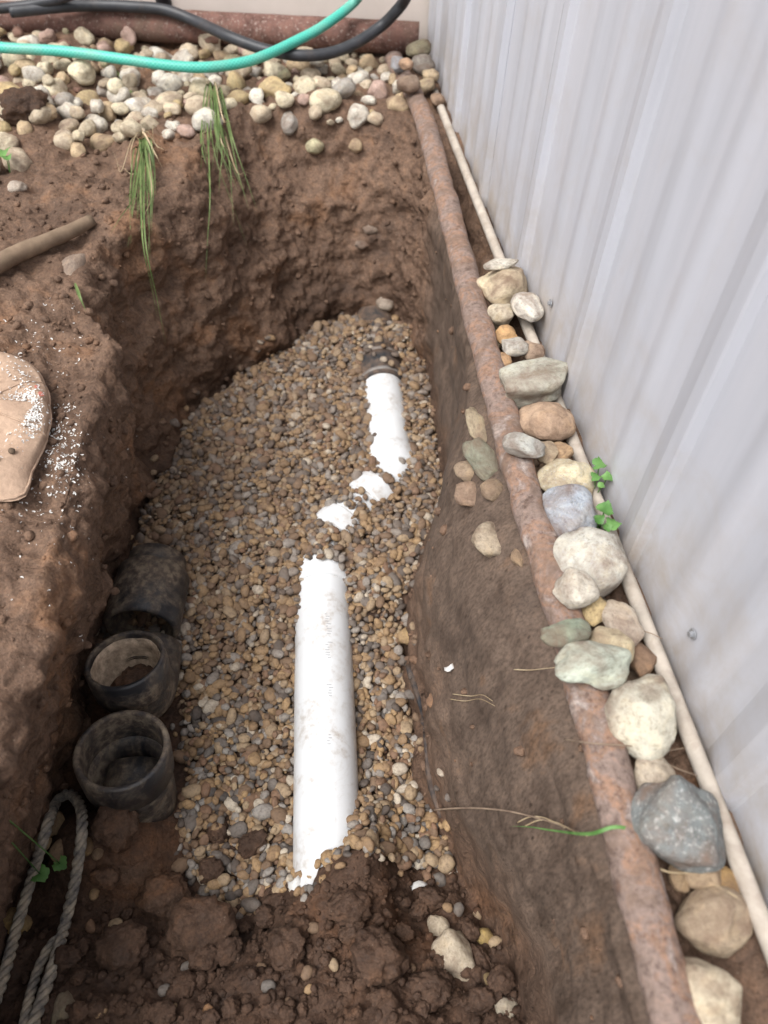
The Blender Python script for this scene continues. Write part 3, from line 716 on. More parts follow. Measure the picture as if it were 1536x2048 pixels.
for q in range(420):
    k = random.randrange(len(loop)); e_ = loop[k]
    if not (0.40 < e_[1] < 1.8): continue
    t = abs(random.gauss(0, .10)); xx, yy = e_[0] + (e_[2] - e_[0]) * t + random.gauss(0, .006), e_[1] + (e_[3] - e_[1]) * t
    if xx < -.2 and yy < .84: continue
    zz = hit(xx, yy, -0.25)
    if zz < -0.40: on.append(np.array((xx, yy, zz + .002)))
on = np.array(on); so = np.clip(rng.lognormal(math.log(0.0082), 0.22, len(on)), .005, .013)
pc = np.r_[pc, on]; sz = np.r_[sz, so]; ax = np.r_[ax, np.stack([so * 1.2, so * .9, so * .68], 1)]; lay = np.r_[lay, np.full(len(on), -1.0)]
shapes = []
for s in range(10):
    v, f = ico(2); v = v * (1 + 0.34 * fbm(v, 1.1, 2, off=s * 4.4))[:, None]; shapes.append((v / np.abs(v).max(0), f))
def rotm(n):
    a = rng.uniform(0, 2 * np.pi, n); t = rng.normal(0, .35, n); b = rng.normal(0, .35, n)
    ca, sa, ct, st, cb, sb = np.cos(a), np.sin(a), np.cos(t), np.sin(t), np.cos(b), np.sin(b); Z = np.zeros(n); O = np.ones(n)
    Rz = np.array([[ca, -sa, Z], [sa, ca, Z], [Z, Z, O]]).transpose(2, 0, 1); Rx = np.array([[O, Z, Z], [Z, ct, -st], [Z, st, ct]]).transpose(2, 0, 1); Ry = np.array([[cb, Z, sb], [Z, O, Z], [-sb, Z, cb]]).transpose(2, 0, 1)
    return Rz @ Rx @ Ry
RM = rotm(len(pc)); kind = rng.integers(0, 10, len(pc)); tone = rng.random(len(pc))
depth = -((pc - CAM_P) @ CAM_R)[:, 2]
pxy = np.stack([768 + F_PX * ((pc - CAM_P) @ CAM_R)[:, 0] / depth, 1024 - F_PX * ((pc - CAM_P) @ CAM_R)[:, 1] / depth], 1)
cand = (lay > 0) & (pxy[:, 0] > 345) & (pxy[:, 0] < 860) & (pxy[:, 1] < 1800) & (pxy[:, 1] > 1150)
score = np.where(cand, ax[:, 0] * ax[:, 1] / depth ** 2, 0); pick = np.argsort(-score)[:290]
isbig = np.zeros(len(pc), bool); isbig[pick] = True
V, Fs, Tn = [], [], []; off = 0
for i in np.where(~isbig)[0]:
    v, f = shapes[kind[i]]; w = (v * ax[i]) @ RM[i].T + pc[i]; V.append(w); Fs.append(f + off); off += len(v); Tn.append(np.full(len(v), tone[i]))
V = np.concatenate(V); Fs = np.concatenate(Fs)
me = bpy.data.meshes.new('gravel_bed'); me.vertices.add(len(V)); me.vertices.foreach_set('co', V.astype(np.float32).ravel())
me.loops.add(Fs.size); me.loops.foreach_set('vertex_index', Fs.astype(np.int32).ravel()); me.polygons.add(len(Fs)); me.polygons.foreach_set('loop_start', np.arange(0, Fs.size, 3, dtype=np.int32)); me.update(calc_edges=True)
me.polygons.foreach_set('use_smooth', np.ones(len(Fs), bool))
ta_ = me.attributes.new('tone', 'FLOAT', 'POINT'); ta_.data.foreach_set('value', np.concatenate(Tn).astype(np.float32))
gb = obj('gravel', me, M['peb']); tag(gb, 'muddy brown and tan pea gravel filling the trench floor', 'gravel', kind='stuff')
pm = [mesh_of('pebble', v, f) for v, f in shapes]
for m_ in pm: m_.materials.append(M['peb1'])
for i in np.where(isbig)[0]:
    o = obj('pebble', pm[kind[i]]); o.matrix_world = Matrix.Translation(Vector(pc[i])) @ Matrix([list(r) for r in RM[i]]).to_4x4() @ Matrix.Diagonal((*ax[i], 1))
    ix, iy = pxy[i]; nm = peb_tone(o, tone[i])
    zn = 'beside the old black fittings' if ix < 440 and iy < 1640 else 'at the near left corner of the gravel' if ix < 470 else 'just left of the white pipe' if ix < 600 and iy < 1640 else 'around the near end of the white pipe' if ix < 710 and iy > 1640 else 'just right of the white pipe' if ix < 755 and iy < 1640 else 'along the right edge of the gravel' if iy < 1640 else 'at the near right corner of the gravel'
    zn += ', far half' if iy < 1330 else ''
    sz_ = 'biggest' if sz[i] > .0138 else 'larger'
    shp = 'long' if ax[i][0] / ax[i][1] > 1.45 else 'round' if ax[i][0] / ax[i][1] < 1.22 else 'oval'
    tag(o, f'{sz_} {shp} {nm} pebble {zn}', 'pebble', 'larger pebbles on top of the gravel bed')

# ------------------------------------------------------------------ stones
def lin(h):
    c = [int(h[i:i + 2], 16) / 255 for i in (0, 2, 4)]; return [((q + .055) / 1.055) ** 2.4 if q > .04045 else q / 12.92 for q in c]
def colour(o, h, k=0.86): o.color = (*[q * k for q in lin(h)], 1.0)
sid = [100]
def stone(name, label, px, py, w, h, col, z=0.02, ang=0, angular=0.3, tall=0.72, group=None, sub=4, rough=0.05, cat='stone'):
    """a stone w x h pixels across in the photograph, its middle at height z"""
    sid[0] += 1; v, f = rock(sid[0], sub, angular, rough); me = mesh_of(name, v, f)
    p = at(px, py, z) if z is not None else see(px, py)[0]
    k = mpp(p); a, b = 1.10 * w * k / 2, 1.10 * h * k / 2 / 0.88
    o = obj(name, me, M['stone']); o.location = p; o.scale = (a, b, tall * min(a, b)); o.rotation_euler = (random.uniform(-.12, .12), random.uniform(-.12, .12), math.radians(ang)); colour(o, col)
    if 'speckled' in label: o.color[3] = 0.25
    return tag(o, label, cat, group)
gB = 'stones laid between the rusty pipe and the shed'
BAND = [
 ('lumpy beige stone, farthest large one against the metal wall', 1004, 574, 92, 92, 'cdbea3', .03, -20, .5),
 ('flat off white stone lying on top of the lumpy beige stone', 1001, 528, 62, 24, 'dedacd', .075, 0, .4),
 ('smooth white egg shaped stone touching the metal wall', 1054, 614, 50, 60, 'e6e2d8', .055, 10, .05),
 ('pale beige stone below the smooth white egg shaped one', 1006, 628, 54, 42, 'd2c8b2', .03, 0, .2),
 ('small orange tan stone tucked against the rusty pipe below pale beige stone', 1012, 670, 40, 40, 'd0a878', .02, 0, .3),
 ('small light grey stone above the large grey green stone', 1030, 692, 44, 36, 'bdb9b0', .03, 0, .4),
 ('small brown tan stone by the wall above the large grey green stone', 1064, 702, 38, 42, 'b09a86', .02, 0, .4),
 ('small orange tan stone left of the large grey green stone', 1006, 722, 30, 38, 'c7a27c', .02, 0, .3),
 ('large angular grey green stone with pale streaks across the stone row', 1063, 766, 126, 90, 'b3b3a6', .04, 12, .75),
 ('rounded brown tan stone just below the large grey green stone', 1093, 843, 94, 80, 'b89e86', .035, 0, .15),
 ('flat pale grey leaf shaped stone resting on the rusty pipe', 1048, 894, 74, 42, 'b9bab4', .062, -28, .4),
 ('small cream stone right of the leaf shaped grey stone', 1097, 907, 40, 42, 'd3c3a6', .035, 0, .3),
 ('small tan stone next to the conduit right of a cream stone', 1122, 905, 38, 40, 'c0a27e', .035, 0, .3),
 ('squarish cream stone above the blue grey speckled stone', 1134, 960, 98, 74, 'd4c9ac', .03, 4, .35),
 ('round blue grey speckled stone in the middle of the stone row', 1140, 1024, 82, 90, 'a9b2bd', .04, 0, .15),
 ('large pale grey white boulder below the blue grey speckled stone', 1181, 1116, 122, 116, 'c8c6bc', .035, -30, .55),
 ('smooth cream white stone partly on the rusty pipe below pale boulder', 1149, 1178, 74, 64, 'd9d2c4', .058, 15, .2),
 ('small yellow tan stone between two cream stones beside the rusty pipe', 1188, 1216, 46, 58, 'cdb78a', .03, -25, .25),
 ('oval grey cream stone with dark centre next to the conduit', 1241, 1244, 60, 82, 'bfb3a4', .03, 18, .2),
 ('thin mossy green slab resting on the rusty pipe', 1139, 1265, 96, 50, '8f9d8b', .052, -5, .6),
 ('cream oval stone above the pale green rock', 1223, 1291, 80, 54, 'cfc1a2', .04, -28, .25),
 ('rust brown stone wedged between cream stone and conduit', 1280, 1318, 50, 62, '9a7e66', .012, 0, .4),
 ('large pale green white layered rock lying across the rusty pipe', 1182, 1330, 142, 78, 'c3cbbc', .062, 6, .7),
 ('large cream yellow boulder beside the conduit', 1289, 1430, 128, 134, 'cac6b6', .04, -25, .35),
 ('pale tan stone above the dark grey block', 1312, 1556, 78, 80, 'c0b4a2', .02, 10, .4),
 ('large dark blue grey angular block speckled with white', 1357, 1642, 162, 150, '7d8586', .04, 12, .8),
 ('small tan stone half buried below the dark grey block', 1408, 1748, 72, 62, 'b7a184', .0, 0, .4),
 ('small tan pebble left of the half buried tan stone', 1356, 1757, 34, 40, 'b09877', .0, 0, .4),
 ('small yellow brown stone touching the conduit near the bottom right', 1460, 1772, 44, 56, 'a98a5c', .0, 0, .4),
 ('large muddy tan stone half buried with a dark hollow', 1426, 1838, 132, 96, 'b5a48c', -.005, 10, .3),
 ('smooth cream orange stone in the bottom right corner', 1420, 1998, 128, 96, 'cdc0a8', .02, -35, .35),
 ('small tan stone by the conduit right of the muddy tan stone', 1487, 1808, 34, 40, 'c0ad90', .0, 0, .4),
]
for L in BAND:
    stone('stone', L[0], *L[1:3], L[3] * 1.13, L[4] * 1.13, *L[5:7], ang=L[7], angular=L[8], group=gB)
# fillers deep in the gaps of the row
fills = 0
for k in range(60):
    y = random.uniform(0.02, 1.35); x = random.uniform(0.395, 0.455); r = random.uniform(0.008, 0.018)
    v, f = rock(900 + k % 8, 3, .4); 
    if k < 8: 
        globals().setdefault('fill_me', []).append(mesh_of('small_stone', v, f))
    o = obj('small_stone', fill_me[k % 8], M['stone']); o.location = (x, y, hit(x, y) + r * .3); o.scale = (r * 1.2, r, r * .8); o.rotation_euler = (0, 0, random.uniform(0, 6)); colour(o, random.choice(['a98f74', 'c4b298', '8d7a66', 'b5a999']))
    tag(o, 'little stone filling the gaps of the stone row beside the shed', 'stone', 'little stones in the gaps of the stone row')
gT = 'stones stuck in the cut side of the trench'
TR = [
 ('long grey green stone stuck in the cut soil under the rusty pipe', 966, 920, 60, 92, '8b8d7c', None, 12, .5), ('upright beige stone above the long grey green stone', 954, 852, 40, 84, 'aa9c84', None, 6, .5),
 ('flat tan stone left of the long grey green stone', 936, 944, 54, 38, 'a8957f', None, -25, .4), ('brown tan stone below the flat tan stone', 942, 990, 62, 50, '9a8370', None, -20, .4),
 ('tan stone under the foot of the long grey green stone', 986, 980, 48, 42, '9f8b75', None, 0, .3), ('pale tan rounded stone alone in the cut soil', 981, 1080, 72, 76, 'b0a28e', None, 0, .25),
 ('small tan stone under the rusty pipe right of the pale rounded stone', 1038, 1118, 28, 40, 'a48d74', None, 0, .4), ('tan stone at the right edge of the gravel', 816, 1272, 40, 34, 'b89c70', None, 0, .3),
 ('small orange stone in the cut soil near the black strip', 863, 1402, 20, 28, '97755a', None, 0, .4), ('pale stone at the head of the trench above the black coupling', 770, 606, 34, 34, 'a79a8c', None, 0, .3),
 ('pale grey stone high in the far end of the trench', 740, 458, 30, 22, '8d8074', None, 0, .4), ('grey brown stone in the far end of the trench', 722, 490, 28, 20, '7f7166', None, 0, .4),
 ('dark grey stone at the left edge of the gravel', 446, 822, 30, 30, '55544e', None, 0, .3), ('cream stone on the left edge of the gravel', 400, 858, 42, 26, 'ab9a78', None, 0, .4), ('small cream stone near the dark grey stone', 372, 852, 26, 24, 'ad9b7c', None, 0, .4),
 ('cream white stone standing in the loose soil at the bottom', 880, 1856, 44, 50, 'cdbfa8', None, 15, .4), ('rough cream white stone caked with mud at the bottom', 906, 1914, 84, 84, 'c6b9a4', None, 20, .7),
 ('small yellow stone in the loose soil near the cream white ones', 968, 1874, 34, 32, 'bda468', None, 0, .5), ('yellowish stone near the bottom edge by the cut soil', 986, 1972, 26, 42, '9d8a60', None, 20, .5),
 ('pale stone at the bottom edge by the cut soil', 1010, 2016, 48, 38, 'b4ab99', None, 0, .5), ('grey wedge shaped stone sticking out of the left bank', 146, 532, 42, 78, '9c8c7e', None, -12, .7),
 ('round whitish stone lying alone on the left bank', 34, 374, 36, 26, 'bcb1a4', None, 0, .2), ('olive grey stone at the bottom left beside the rope', 126, 2022, 46, 62, '8f8570', None, 0, .3),
 ('small orange pebble at the bottom edge of the soil', 414, 2028, 30, 28, 'b98e66', None, 0, .2), ('tan stone under the rope loop', 100, 1652, 50, 48, 'a08a66', None, 0, .3), ('pale tan stone left of the rope loop', 72, 1688, 54, 36, 'a38c6a', None, 0, .3),
 ('yellow tan stone at the left edge beside the rope', 22, 1850, 74, 52, 'b89c68', None, 0, .3), ('small tan stone inside the rope loop', 118, 1700, 36, 40, '9d8468', None, 0, .4), ('small yellow stone right of the rope loop', 174, 1692, 26, 34, 'a98c5c', None, 0, .3),
 ('little tan pebble by the clod right of the rope loop', 196, 1706, 22, 24, 'a58c6c', None, 0, .3)]
for L in TR: stone('stone', L[0], *L[1:7], ang=L[7], angular=L[8], group=gT, sub=3)

# heap of river stones behind the trench
PAL = [('cream', 'd6ccb2', 26), ('tan', 'bea98a', 15), ('golden', 'bfac84', 5), ('pinkish', 'bda398', 8), ('grey', 'aaa69f', 12), ('white', 'dcd8cc', 16), ('beige', 'cbbda6', 26), ('reddish brown', '8f6d60', 3), ('olive yellow', 'b9b494', 4)]
reg = [(-120, 75), (300, 88), (760, 100), (800, 150), (810, 205), (700, 240), (600, 236), (480, 215), (400, 262), (300, 268), (230, 275), (150, 300), (110, 262), (40, 330), (-120, 420)]
regw = np.array([at(a, b, .02)[:2] for a, b in reg])
heap_me = [mesh_of('river_stone', *rock(300 + k, 3, [.1, .3, .5][k % 3])) for k in range(14)]
pts = []
def scatter(n, lo, hi, space, zoff):
    c = 0
    for _ in range(n):
        x, y = random.uniform(-.98, .42), random.uniform(1.75, 2.70)
        r = lo + (hi - lo) * random.random() ** 1.6
        if not inside(regw, np.array([[x, y]]))[0]: continue
        if any((x - a) ** 2 + (y - b) ** 2 < (space * (r + q)) ** 2 for a, b, q, l in pts if l == zoff): continue
        pts.append((x, y, r, zoff))
scatter(300, .032, .042, 1.0, 0.0); scatter(2200, .020, .029, .90, 0.0); scatter(1500, .011, .017, .95, 0.0); scatter(150, .018, .028, 1.3, 0.018)
for x, y, r, zo in pts:
    nm, h, _ = random.choices(PAL, [q[2] for q in PAL])[0]
    o = obj('river_stone', random.choice(heap_me), M['stone']); o.location = (x, y, hit(x, y) + r * random.uniform(.0, .38) + zo); o.scale = (r * random.uniform(1, 1.35), r * random.uniform(.85, 1.05), r * random.uniform(.65, .85))
    o.rotation_euler = (random.uniform(-.4, .4), random.uniform(-.4, .4), random.uniform(0, 6.3)); colour(o, h, random.uniform(.8, 1.05))
    s = 'large' if r > .034 else ('small' if r < .022 else 'medium')
    c_ = CAM_R.T @ (np.array(o.location) - CAM_P); ix, iy = 768 - F_PX * c_[0] / c_[2], 1024 + F_PX * c_[1] / c_[2]
    hy = np.interp(ix, [0, 250, 400, 520, 650, 712], [95, 119, 135, 115, 50, 0])
    zn = ('behind the green hose' if iy < hy else ('just below the green hose' if iy < hy + 70 else 'at the soil edge')) if ix < 640 else 'near the far end of the rusty pipe'
    zn += '' if ix >= 640 else (', far left' if ix < 160 else (', left of the grass' if ix < 370 else ', right of the grass'))
    tag(o, f'{s} {nm} river stone {zn}', 'stone', 'river stones heaped behind the trench')
# corner between the pipe and the shed
for k, (px, py, w, h, c, z, lab) in enumerate([(838, 98, 60, 44, '98927a', .06, 'mossy olive stone in the corner of the two walls'), (845, 130, 60, 56, '9a948c', .05, 'grey block in the far corner against the metal wall'), (862, 150, 40, 34, 'c4b194', .05, 'beige stone wedged below the grey corner block'),
        (850, 172, 52, 44, 'b5a68a', .03, 'greenish beige stone by the rusty pipe near the corner'), (876, 200, 36, 40, 'a8907a', .02, 'brown beige stone at the far foot of the metal wall'), (795, 128, 40, 54, 'a2a8b0', .055, 'pale blue stone at the far end of the rusty pipe'), (812, 128, 34, 36, 'b99a80', .08, 'tan stone lying on the far end of the rusty pipe'), (815, 168, 56, 46, '8f7d6e', .06, 'brown stone lying across the far end of the rusty pipe')]):
    stone('stone', lab, px, py, w * .8, h * .8, c, z, 0, .4, group='stones in the far corner', sub=3)

# ------------------------------------------------------------------ clods
cl_me = [mesh_of('dirt_clod', *clod(40 + k, 4)) for k in range(7)]
def put_clod(px, py, w, h, label, group=None, sink=.25):
    p, n = see(px, py); k = mpp(p); a, b = w * k / 2, h * k / 2 / .9
    o = obj('dirt_clod', random.choice(cl_me), M['shaded']); o.location = p + np.array((0, 0, 1)) * min(a, b) * (.8 - 2 * sink * .6); o.scale = (a, b, min(a, b) * .85)
    o.rotation_euler = (random.uniform(-.3, .3), random.uniform(-.3, .3), random.uniform(-.5, .5)); return tag(o, label, 'dirt clod', group)
for px, py, w, h, lab in [(236, 1655, 100, 100, 'round ball of soil in front of the nearest black socket'), (405, 1868, 160, 125, 'broad dark clod at the near end left of the white pipe'), (755, 1920, 136, 112, 'largest reddish clod at the bottom left of the cream white stones'),
        (855, 1985, 100, 76, 'angular clod below the rough cream white stone'), (700, 1818, 96, 72, 'flat clod at the near edge of the gravel right of the pipe'), (575, 1900, 84, 84, 'tall clod right below the end of the white pipe'), (962, 1934, 46, 84, 'upright reddish clod right of the rough cream white stone'),
        (437, 1666, 44, 46, 'small dark clod on the gravel left of the white pipe'), (506, 1692, 74, 46, 'flat dark clod on the gravel near the white pipe end'), (424, 1746, 58, 54, 'small clod at the near left edge of the gravel'), (862, 1802, 70, 50, 'clod at the near right corner of the gravel'),
        (330, 1800, 110, 90, 'lumpy clod below the ball of soil'), (250, 1900, 110, 90, 'wide clod right of the rope in the near soil'), (54, 236, 108, 74, 'brown clod lying among the river stones')]:
    put_clod(px, py, w, h, lab, 'large soil clods')
npoly = np.array([(170, 1760), (330, 1740), (420, 1800), (600, 1850), (860, 1800), (1000, 1830), (1030, 2040), (20, 2040), (150, 1900)], float)
cnt = 0
while cnt < 110:
    q = np.array([[random.uniform(0, 1040), random.uniform(1700, 2046)]])
    if not inside(npoly, q)[0]: continue
    s = 14 + 42 * random.random() ** 2.2; zn = 'beside the rope' if q[0, 0] < 230 else 'between the rope and the white pipe' if q[0, 0] < 480 else 'below the white pipe end' if q[0, 0] < 700 else 'left of the cream white stones' if q[0, 0] < 850 else 'around the cream white stones'
    zn += ', by the gravel' if q[0, 1] < 1850 else ', by the bottom edge' if q[0, 1] > 1970 else ''
    put_clod(q[0, 0], q[0, 1], s * random.uniform(.9, 1.4), s, ('tiny' if s < 18 else 'small' if s < 30 else 'medium') + f' crumbly clod {zn}', 'small clods at the near end'); cnt += 1
# loose crumbs of soil on the banks and the near slope
cr_sh = [clod(80 + k, 2) for k in range(6)]
pr_ = np.where(W_ == 2, 0.55 * (x_ < 0.2) * (np.hypot(x_, y_ - 1) < 1.35) * sst(2.35, 2.1, y_), np.where(W_ == 1, 0.14 * (1 - .88 * rightwall), 3.0 * nearslope * sst(-.05, .05, y_)))
ids = rng.choice(len(flat), 4000, p=pr_ / pr_.sum()); V, Fs = [], []; off = 0
Rc = rotm(len(ids)); shd = []
for q, i in enumerate(ids):
    shd.append(np.full(len(cr_sh[q % 6][0]), 1.0 if W_[i] == 0 else 0.0)); v, f = cr_sh[q % 6]; r = 0.0022 + 0.0075 * random.random() ** 2.6; V.append((v * (r * 1.2, r, r * .85)) @ Rc[q].T + flat[i] + nrm[i] * r * .2); Fs.append(f + off); off += len(v)  # crumbs on the trench floor get the painted shade too
cm = mesh_of('soil_crumbs', np.concatenate(V), np.concatenate(Fs)); qa = cm.attributes.new('shaded', 'FLOAT', 'POINT'); qa.data.foreach_set('value', np.concatenate(shd).astype(np.float32))
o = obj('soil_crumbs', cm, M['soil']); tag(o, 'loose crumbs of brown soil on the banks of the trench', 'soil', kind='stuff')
# small tan pebbles lost in the loose soil
for k in range(34):
    q = np.array([[random.uniform(180, 1000), random.uniform(1770, 2046)]])
    if not inside(npoly, q)[0]: continue
    p, n = see(*q[0]); o = obj('pebble', random.choice(pm)); r = random.uniform(.006, .010); o.location = p + n * r * .3; o.scale = (r * 1.3, r, r * .8); o.rotation_euler = (0, 0, random.uniform(0, 6))
    nm = peb_tone(o, random.uniform(.2, .85)); zn = 'right of the rope' if q[0, 0] < 400 else 'below the white pipe end' if q[0, 0] < 720 else 'near the cream white stones'
    tag(o, f'{nm} pebble lost in the loose soil {zn}', 'pebble', 'pebbles in the loose soil')

# ------------------------------------------------------------------ rope
def rope_strands(path, R, pitch, root):
    path = np.asarray(path); T, A, B = frames(path); L = np.r_[0, np.cumsum(np.linalg.norm(np.diff(path, axis=0), axis=1))]
    for k in range(3):
        ph = 2 * np.pi * (L / pitch + k / 3); c = path + (R * .5) * (A * np.cos(ph)[:, None] + B * np.sin(ph)[:, None])
        part('strand', tube('strand', c, R * .56, 8), M['rope'], root)
def lifted(L):
    out = []
    for px, py, up in L:
        p, n = see(px, py); out.append(p + u(p, CAM_P) * up)
    return out
r1 = spline(lifted([(-40, 2080, .03), (5, 1960, .035), (35, 1850, .05), (62, 1760, .06), (92, 1660, .06), (112, 1606, .05), (138, 1588, .05), (160, 1612, .05), (164, 1660, .045), (152, 1750, .035), (132, 1840, .035), (116, 1900, .03), (92, 1975, .03), (62, 2060, .03)]), 22)
ro = empty('rope', tuple(map(float, r1[0])), 'worn grey twisted rope bent into a loop at the bottom left', 'rope')
rope_strands(r1, .0092, .055, ro)
r2 = spline(lifted([(124, 1872, .03), (100, 1892, .03), (78, 1935, .03), (58, 2000, .03), (44, 2070, .03)]), 22)
rope_strands(r2, .0075, .05, ro)

# ------------------------------------------------------------------ cap
cz = hit(-0.46, 1.05); capc = np.array((-0.530, 1.030, cz + 0.004))
cap = empty('cap', tuple(map(float, capc)), 'khaki cloth cap dusted with white shavings on the left bank', 'cap')
_ol = [at(a_, b_, cz + .02)[:2] - capc[:2] for a_, b_ in ((-40, 690), (0, 697), (50, 715), (83, 758), (93, 805), (88, 860), (72, 905), (58, 935), (56, 955), (42, 984), (10, 990), (-40, 985))]
_ol += [np.array(q) for q in ((-.10, -.10), (-.125, -.02), (-.12, .06), (-.08, .12))]
_oa = np.array([math.atan2(q[1], q[0]) for q in _ol]); _or = np.array([np.linalg.norm(q) for q in _ol]); _k = np.argsort(_oa); _oa, _or = _oa[_k], _or[_k]
_oa = np.r_[_oa - 2 * math.pi, _oa, _oa + 2 * math.pi]; _or = np.r_[_or, _or, _or]
def cap_pt(a, b):   # a: angle round, b: 0 rim .. 1 top
    r = math.cos(b * math.pi / 2) ** .42; aw = (a + math.pi) % (2 * math.pi) - math.pi
    rad = float(np.interp(aw, _oa, _or)); sm = float(np.mean([np.interp(aw + d_, _oa, _or) for d_ in (-.5, -.25, 0, .25, .5)]))
    rad = rad + (sm - rad) * min(1, b * 2.2)
    seam = math.exp(-(((a / (math.pi / 3)) % 1.0 - .5) / .028) ** 2) * (1 - .6 * b)
    h = 0.040 * math.sin(b * math.pi / 2) - 0.016 * math.exp(-((b - .95) / .28) ** 2) + 0.008 * math.sin(2.3 * a + 7 * b) * b + .004 * math.sin(5 * a - 11 * b) * b - 0.004 * seam
    return capc + np.array((rad * r * math.cos(a), rad * r * math.sin(a), max(h, -.004)))
na, nb = 120, 24; v = [cap_pt(2 * math.pi * i / na, j / nb) for j in range(nb + 1) for i in range(na)]
f = [(j * na + i, j * na + (i + 1) % na, (j + 1) * na + (i + 1) % na, (j + 1) * na + i) for j in range(nb) for i in range(na)]
part('crown', mesh_of('crown', v, f), M['khaki'], cap)
for k in range(6):
    a_ = math.pi / 3 * (k + .5); part('seam', tube('seam', [cap_pt(a_, b_) + np.array((0, 0, .0012)) for b_ in np.linspace(.06, .96, 26)], .0016, 6), M['khaki'], cap)
part('hem', tube('hem', [cap_pt(2 * math.pi * k / 90, .04) + np.array((0, 0, .001)) for k in range(91)], .0024, 6), M['khaki'], cap)
bt = cap_pt(0, 1.0) + np.array((0, 0, .001)); part('button', mesh_of('button', *tube_data([bt - (0, 0, .002), bt + (0, 0, .003), bt + (0, 0, .005)], [.008, .008, .005], 14)), M['khaki'], cap)
for a, b in ((-.95, .52), (-1.12, .54), (-1.15, .20)):
    p = cap_pt(a, b); q = cap_pt(a, b + .02); e = cap_pt(a + .05, b); n = np.cross(e - p, q - p); n /= np.linalg.norm(n)
    part('eyelet', mesh_of('eyelet', *tube_data([p - n * .001, p + n * .0012], .0052, 14)), M['khaki_dark'], cap)
for a, b, s in ((.15, .42, .012), (.35, .5, .008), (-.3, .62, .007)):
    pts_ = [cap_pt(a + s * 5 * math.cos(t) * (1 + .3 * math.sin(3 * t)), b + s * 7 * math.sin(t)) for t in np.linspace(0, 2 * math.pi, 14, endpoint=False)]; c_ = cap_pt(a, b)
    part('red_smudge', mesh_of('red_smudge', [q + u(q, CAM_P) * .0012 for q in pts_ + [c_]], [(i, (i + 1) % 14, 14) for i in range(14)]), M['red'], cap)

# white shavings on the bank and the cap
def curl(c, n, r, w):
    a = np.cross(n, rng.normal(size=3)); a /= np.linalg.norm(a); b = np.cross(n, a); t0 = rng.uniform(0, 6); arc = rng.uniform(0.6, 3.6); v = []
    for t in np.linspace(0, arc, 6):
        d = a * math.cos(t0 + t) + b * math.sin(t0 + t)
        for s in (-.5, .5): v.append(c + n * (.0015 + r * .4 * (1 + math.sin(t0 + t)) + s * w * .45) + d * (r + s * w * .9))
    return v, [(2 * i, 2 * i + 1, 2 * i + 3, 2 * i + 2) for i in range(5)]
bits = []
for k in range(620):
    if k < 330: px, py = random.gauss(122, 20), random.gauss(900, 52)
    elif k < 400: px, py = random.gauss(75, 60), random.gauss(1010, 50)
    elif k < 450: px, py = random.gauss(100, 50), random.gauss(690, 40)
    elif k > 500: continue
    else: px, py = random.uniform(0, 320), random.uniform(600, 1300)
    if px < -20 or px > 330: continue
    p, n = see(px, py); bits.append(curl(p - n * .001, n, random.uniform(.0006, .0030), random.uniform(.0008, .0026)))
ws = obj('plastic_shavings', mesh_of('plastic_shavings', *join(bits)), M['white']); tag(ws, 'white plastic shavings strewn over the soil around the cap', 'shavings', kind='stuff')
bits = []
for k in range(760):
    ca, cb, sa, sb = random.choice([(-.15, .66, .25, .10), (-.45, .60, .25, .10), (.0, .72, .4, .10), (-.3, .52, .18, .08), (.2, .6, .6, .2)])
    a = random.gauss(ca, sa); b = min(.97, max(.08, random.gauss(cb, sb)))
    p = cap_pt(a, b); q = cap_pt(a, b + .02); e = cap_pt(a + .05, b); n = np.cross(e - p, q - p); n /= np.linalg.norm(n) + 1e-9
    bits.append(curl(p, n, random.uniform(.0006, .0032), random.uniform(.0008, .0026)))
ws = obj('plastic_shavings', mesh_of('plastic_shavings', *join(bits)), M['white']); tag(ws, 'white plastic shavings lying on top of the khaki cap', 'shavings', kind='stuff')

# ------------------------------------------------------------------ stick, plastic strip, scraps
s0, s1 = at(-90, 578, .05), at(182, 436, .035)
sp_ = [s0 + (s1 - s0) * t + np.array((0, 0, .006 * math.sin(5 * t))) for t in np.linspace(0, 1, 24)]
v, f = tube_data(sp_, np.linspace(.021, .013, 24), 14); v = v + 0.003 * fbm(v, 22, 3)[:, None]
o = obj('wooden_stick', mesh_of('wooden_stick', v, f), M['wood']); tag(o, 'muddy wooden stick lying on the left bank', 'stick')
vs = []
for i, t in enumerate(np.linspace(0, 1, 30)):
    px, py = 818 + (884 - 818) * t + 6 * math.sin(6 * t), 1330 + 305 * t; p, n = see(px, py); w = mpp(p) * (7 + 3.5 * math.sin(9 * t + 1))
    for q, h in ((-w, -.003), (0, .0035), (w, -.001)): vs.append(p + np.array((q, 0, 0)) + n * h)
fs = [(3 * i + k, 3 * i + k + 1, 3 * i + 4 + k, 3 * i + 3 + k) for i in range(29) for k in (0, 1)]
o = obj('plastic_sheet_edge', mesh_of('plastic_sheet_edge', vs, fs), M['blackp']); md = o.modifiers.new('thickness', 'SOLIDIFY'); md.thickness = .0015
tag(o, 'torn black plastic strip sticking out of the soil beside the gravel', 'plastic strip')
def flake(name, label, px, py, w, h, up=.006):
    p, n = see(px, py); k = mpp(p); vs = []
    for i in range(7):
        t = i / 6 - .5
        for s in (-.5, .5): vs.append(p + np.array((w * k * t, h * k * (s * (1 - 1.6 * t * t) + .25 * math.sin(7 * t)), .004 * math.cos(5 * t))) + n * up)
    o = obj(name, mesh_of(name, vs, [(2 * i, 2 * i + 1, 2 * i + 3, 2 * i + 2) for i in range(6)]), M['white']); md = o.modifiers.new('thickness', 'SOLIDIFY'); md.thickness = .0015
    tag(o, label, 'plastic scrap')
flake('plastic_scrap', 'white plastic scrap in the soil at the near right of the gravel', 825, 1773, 52, 12)
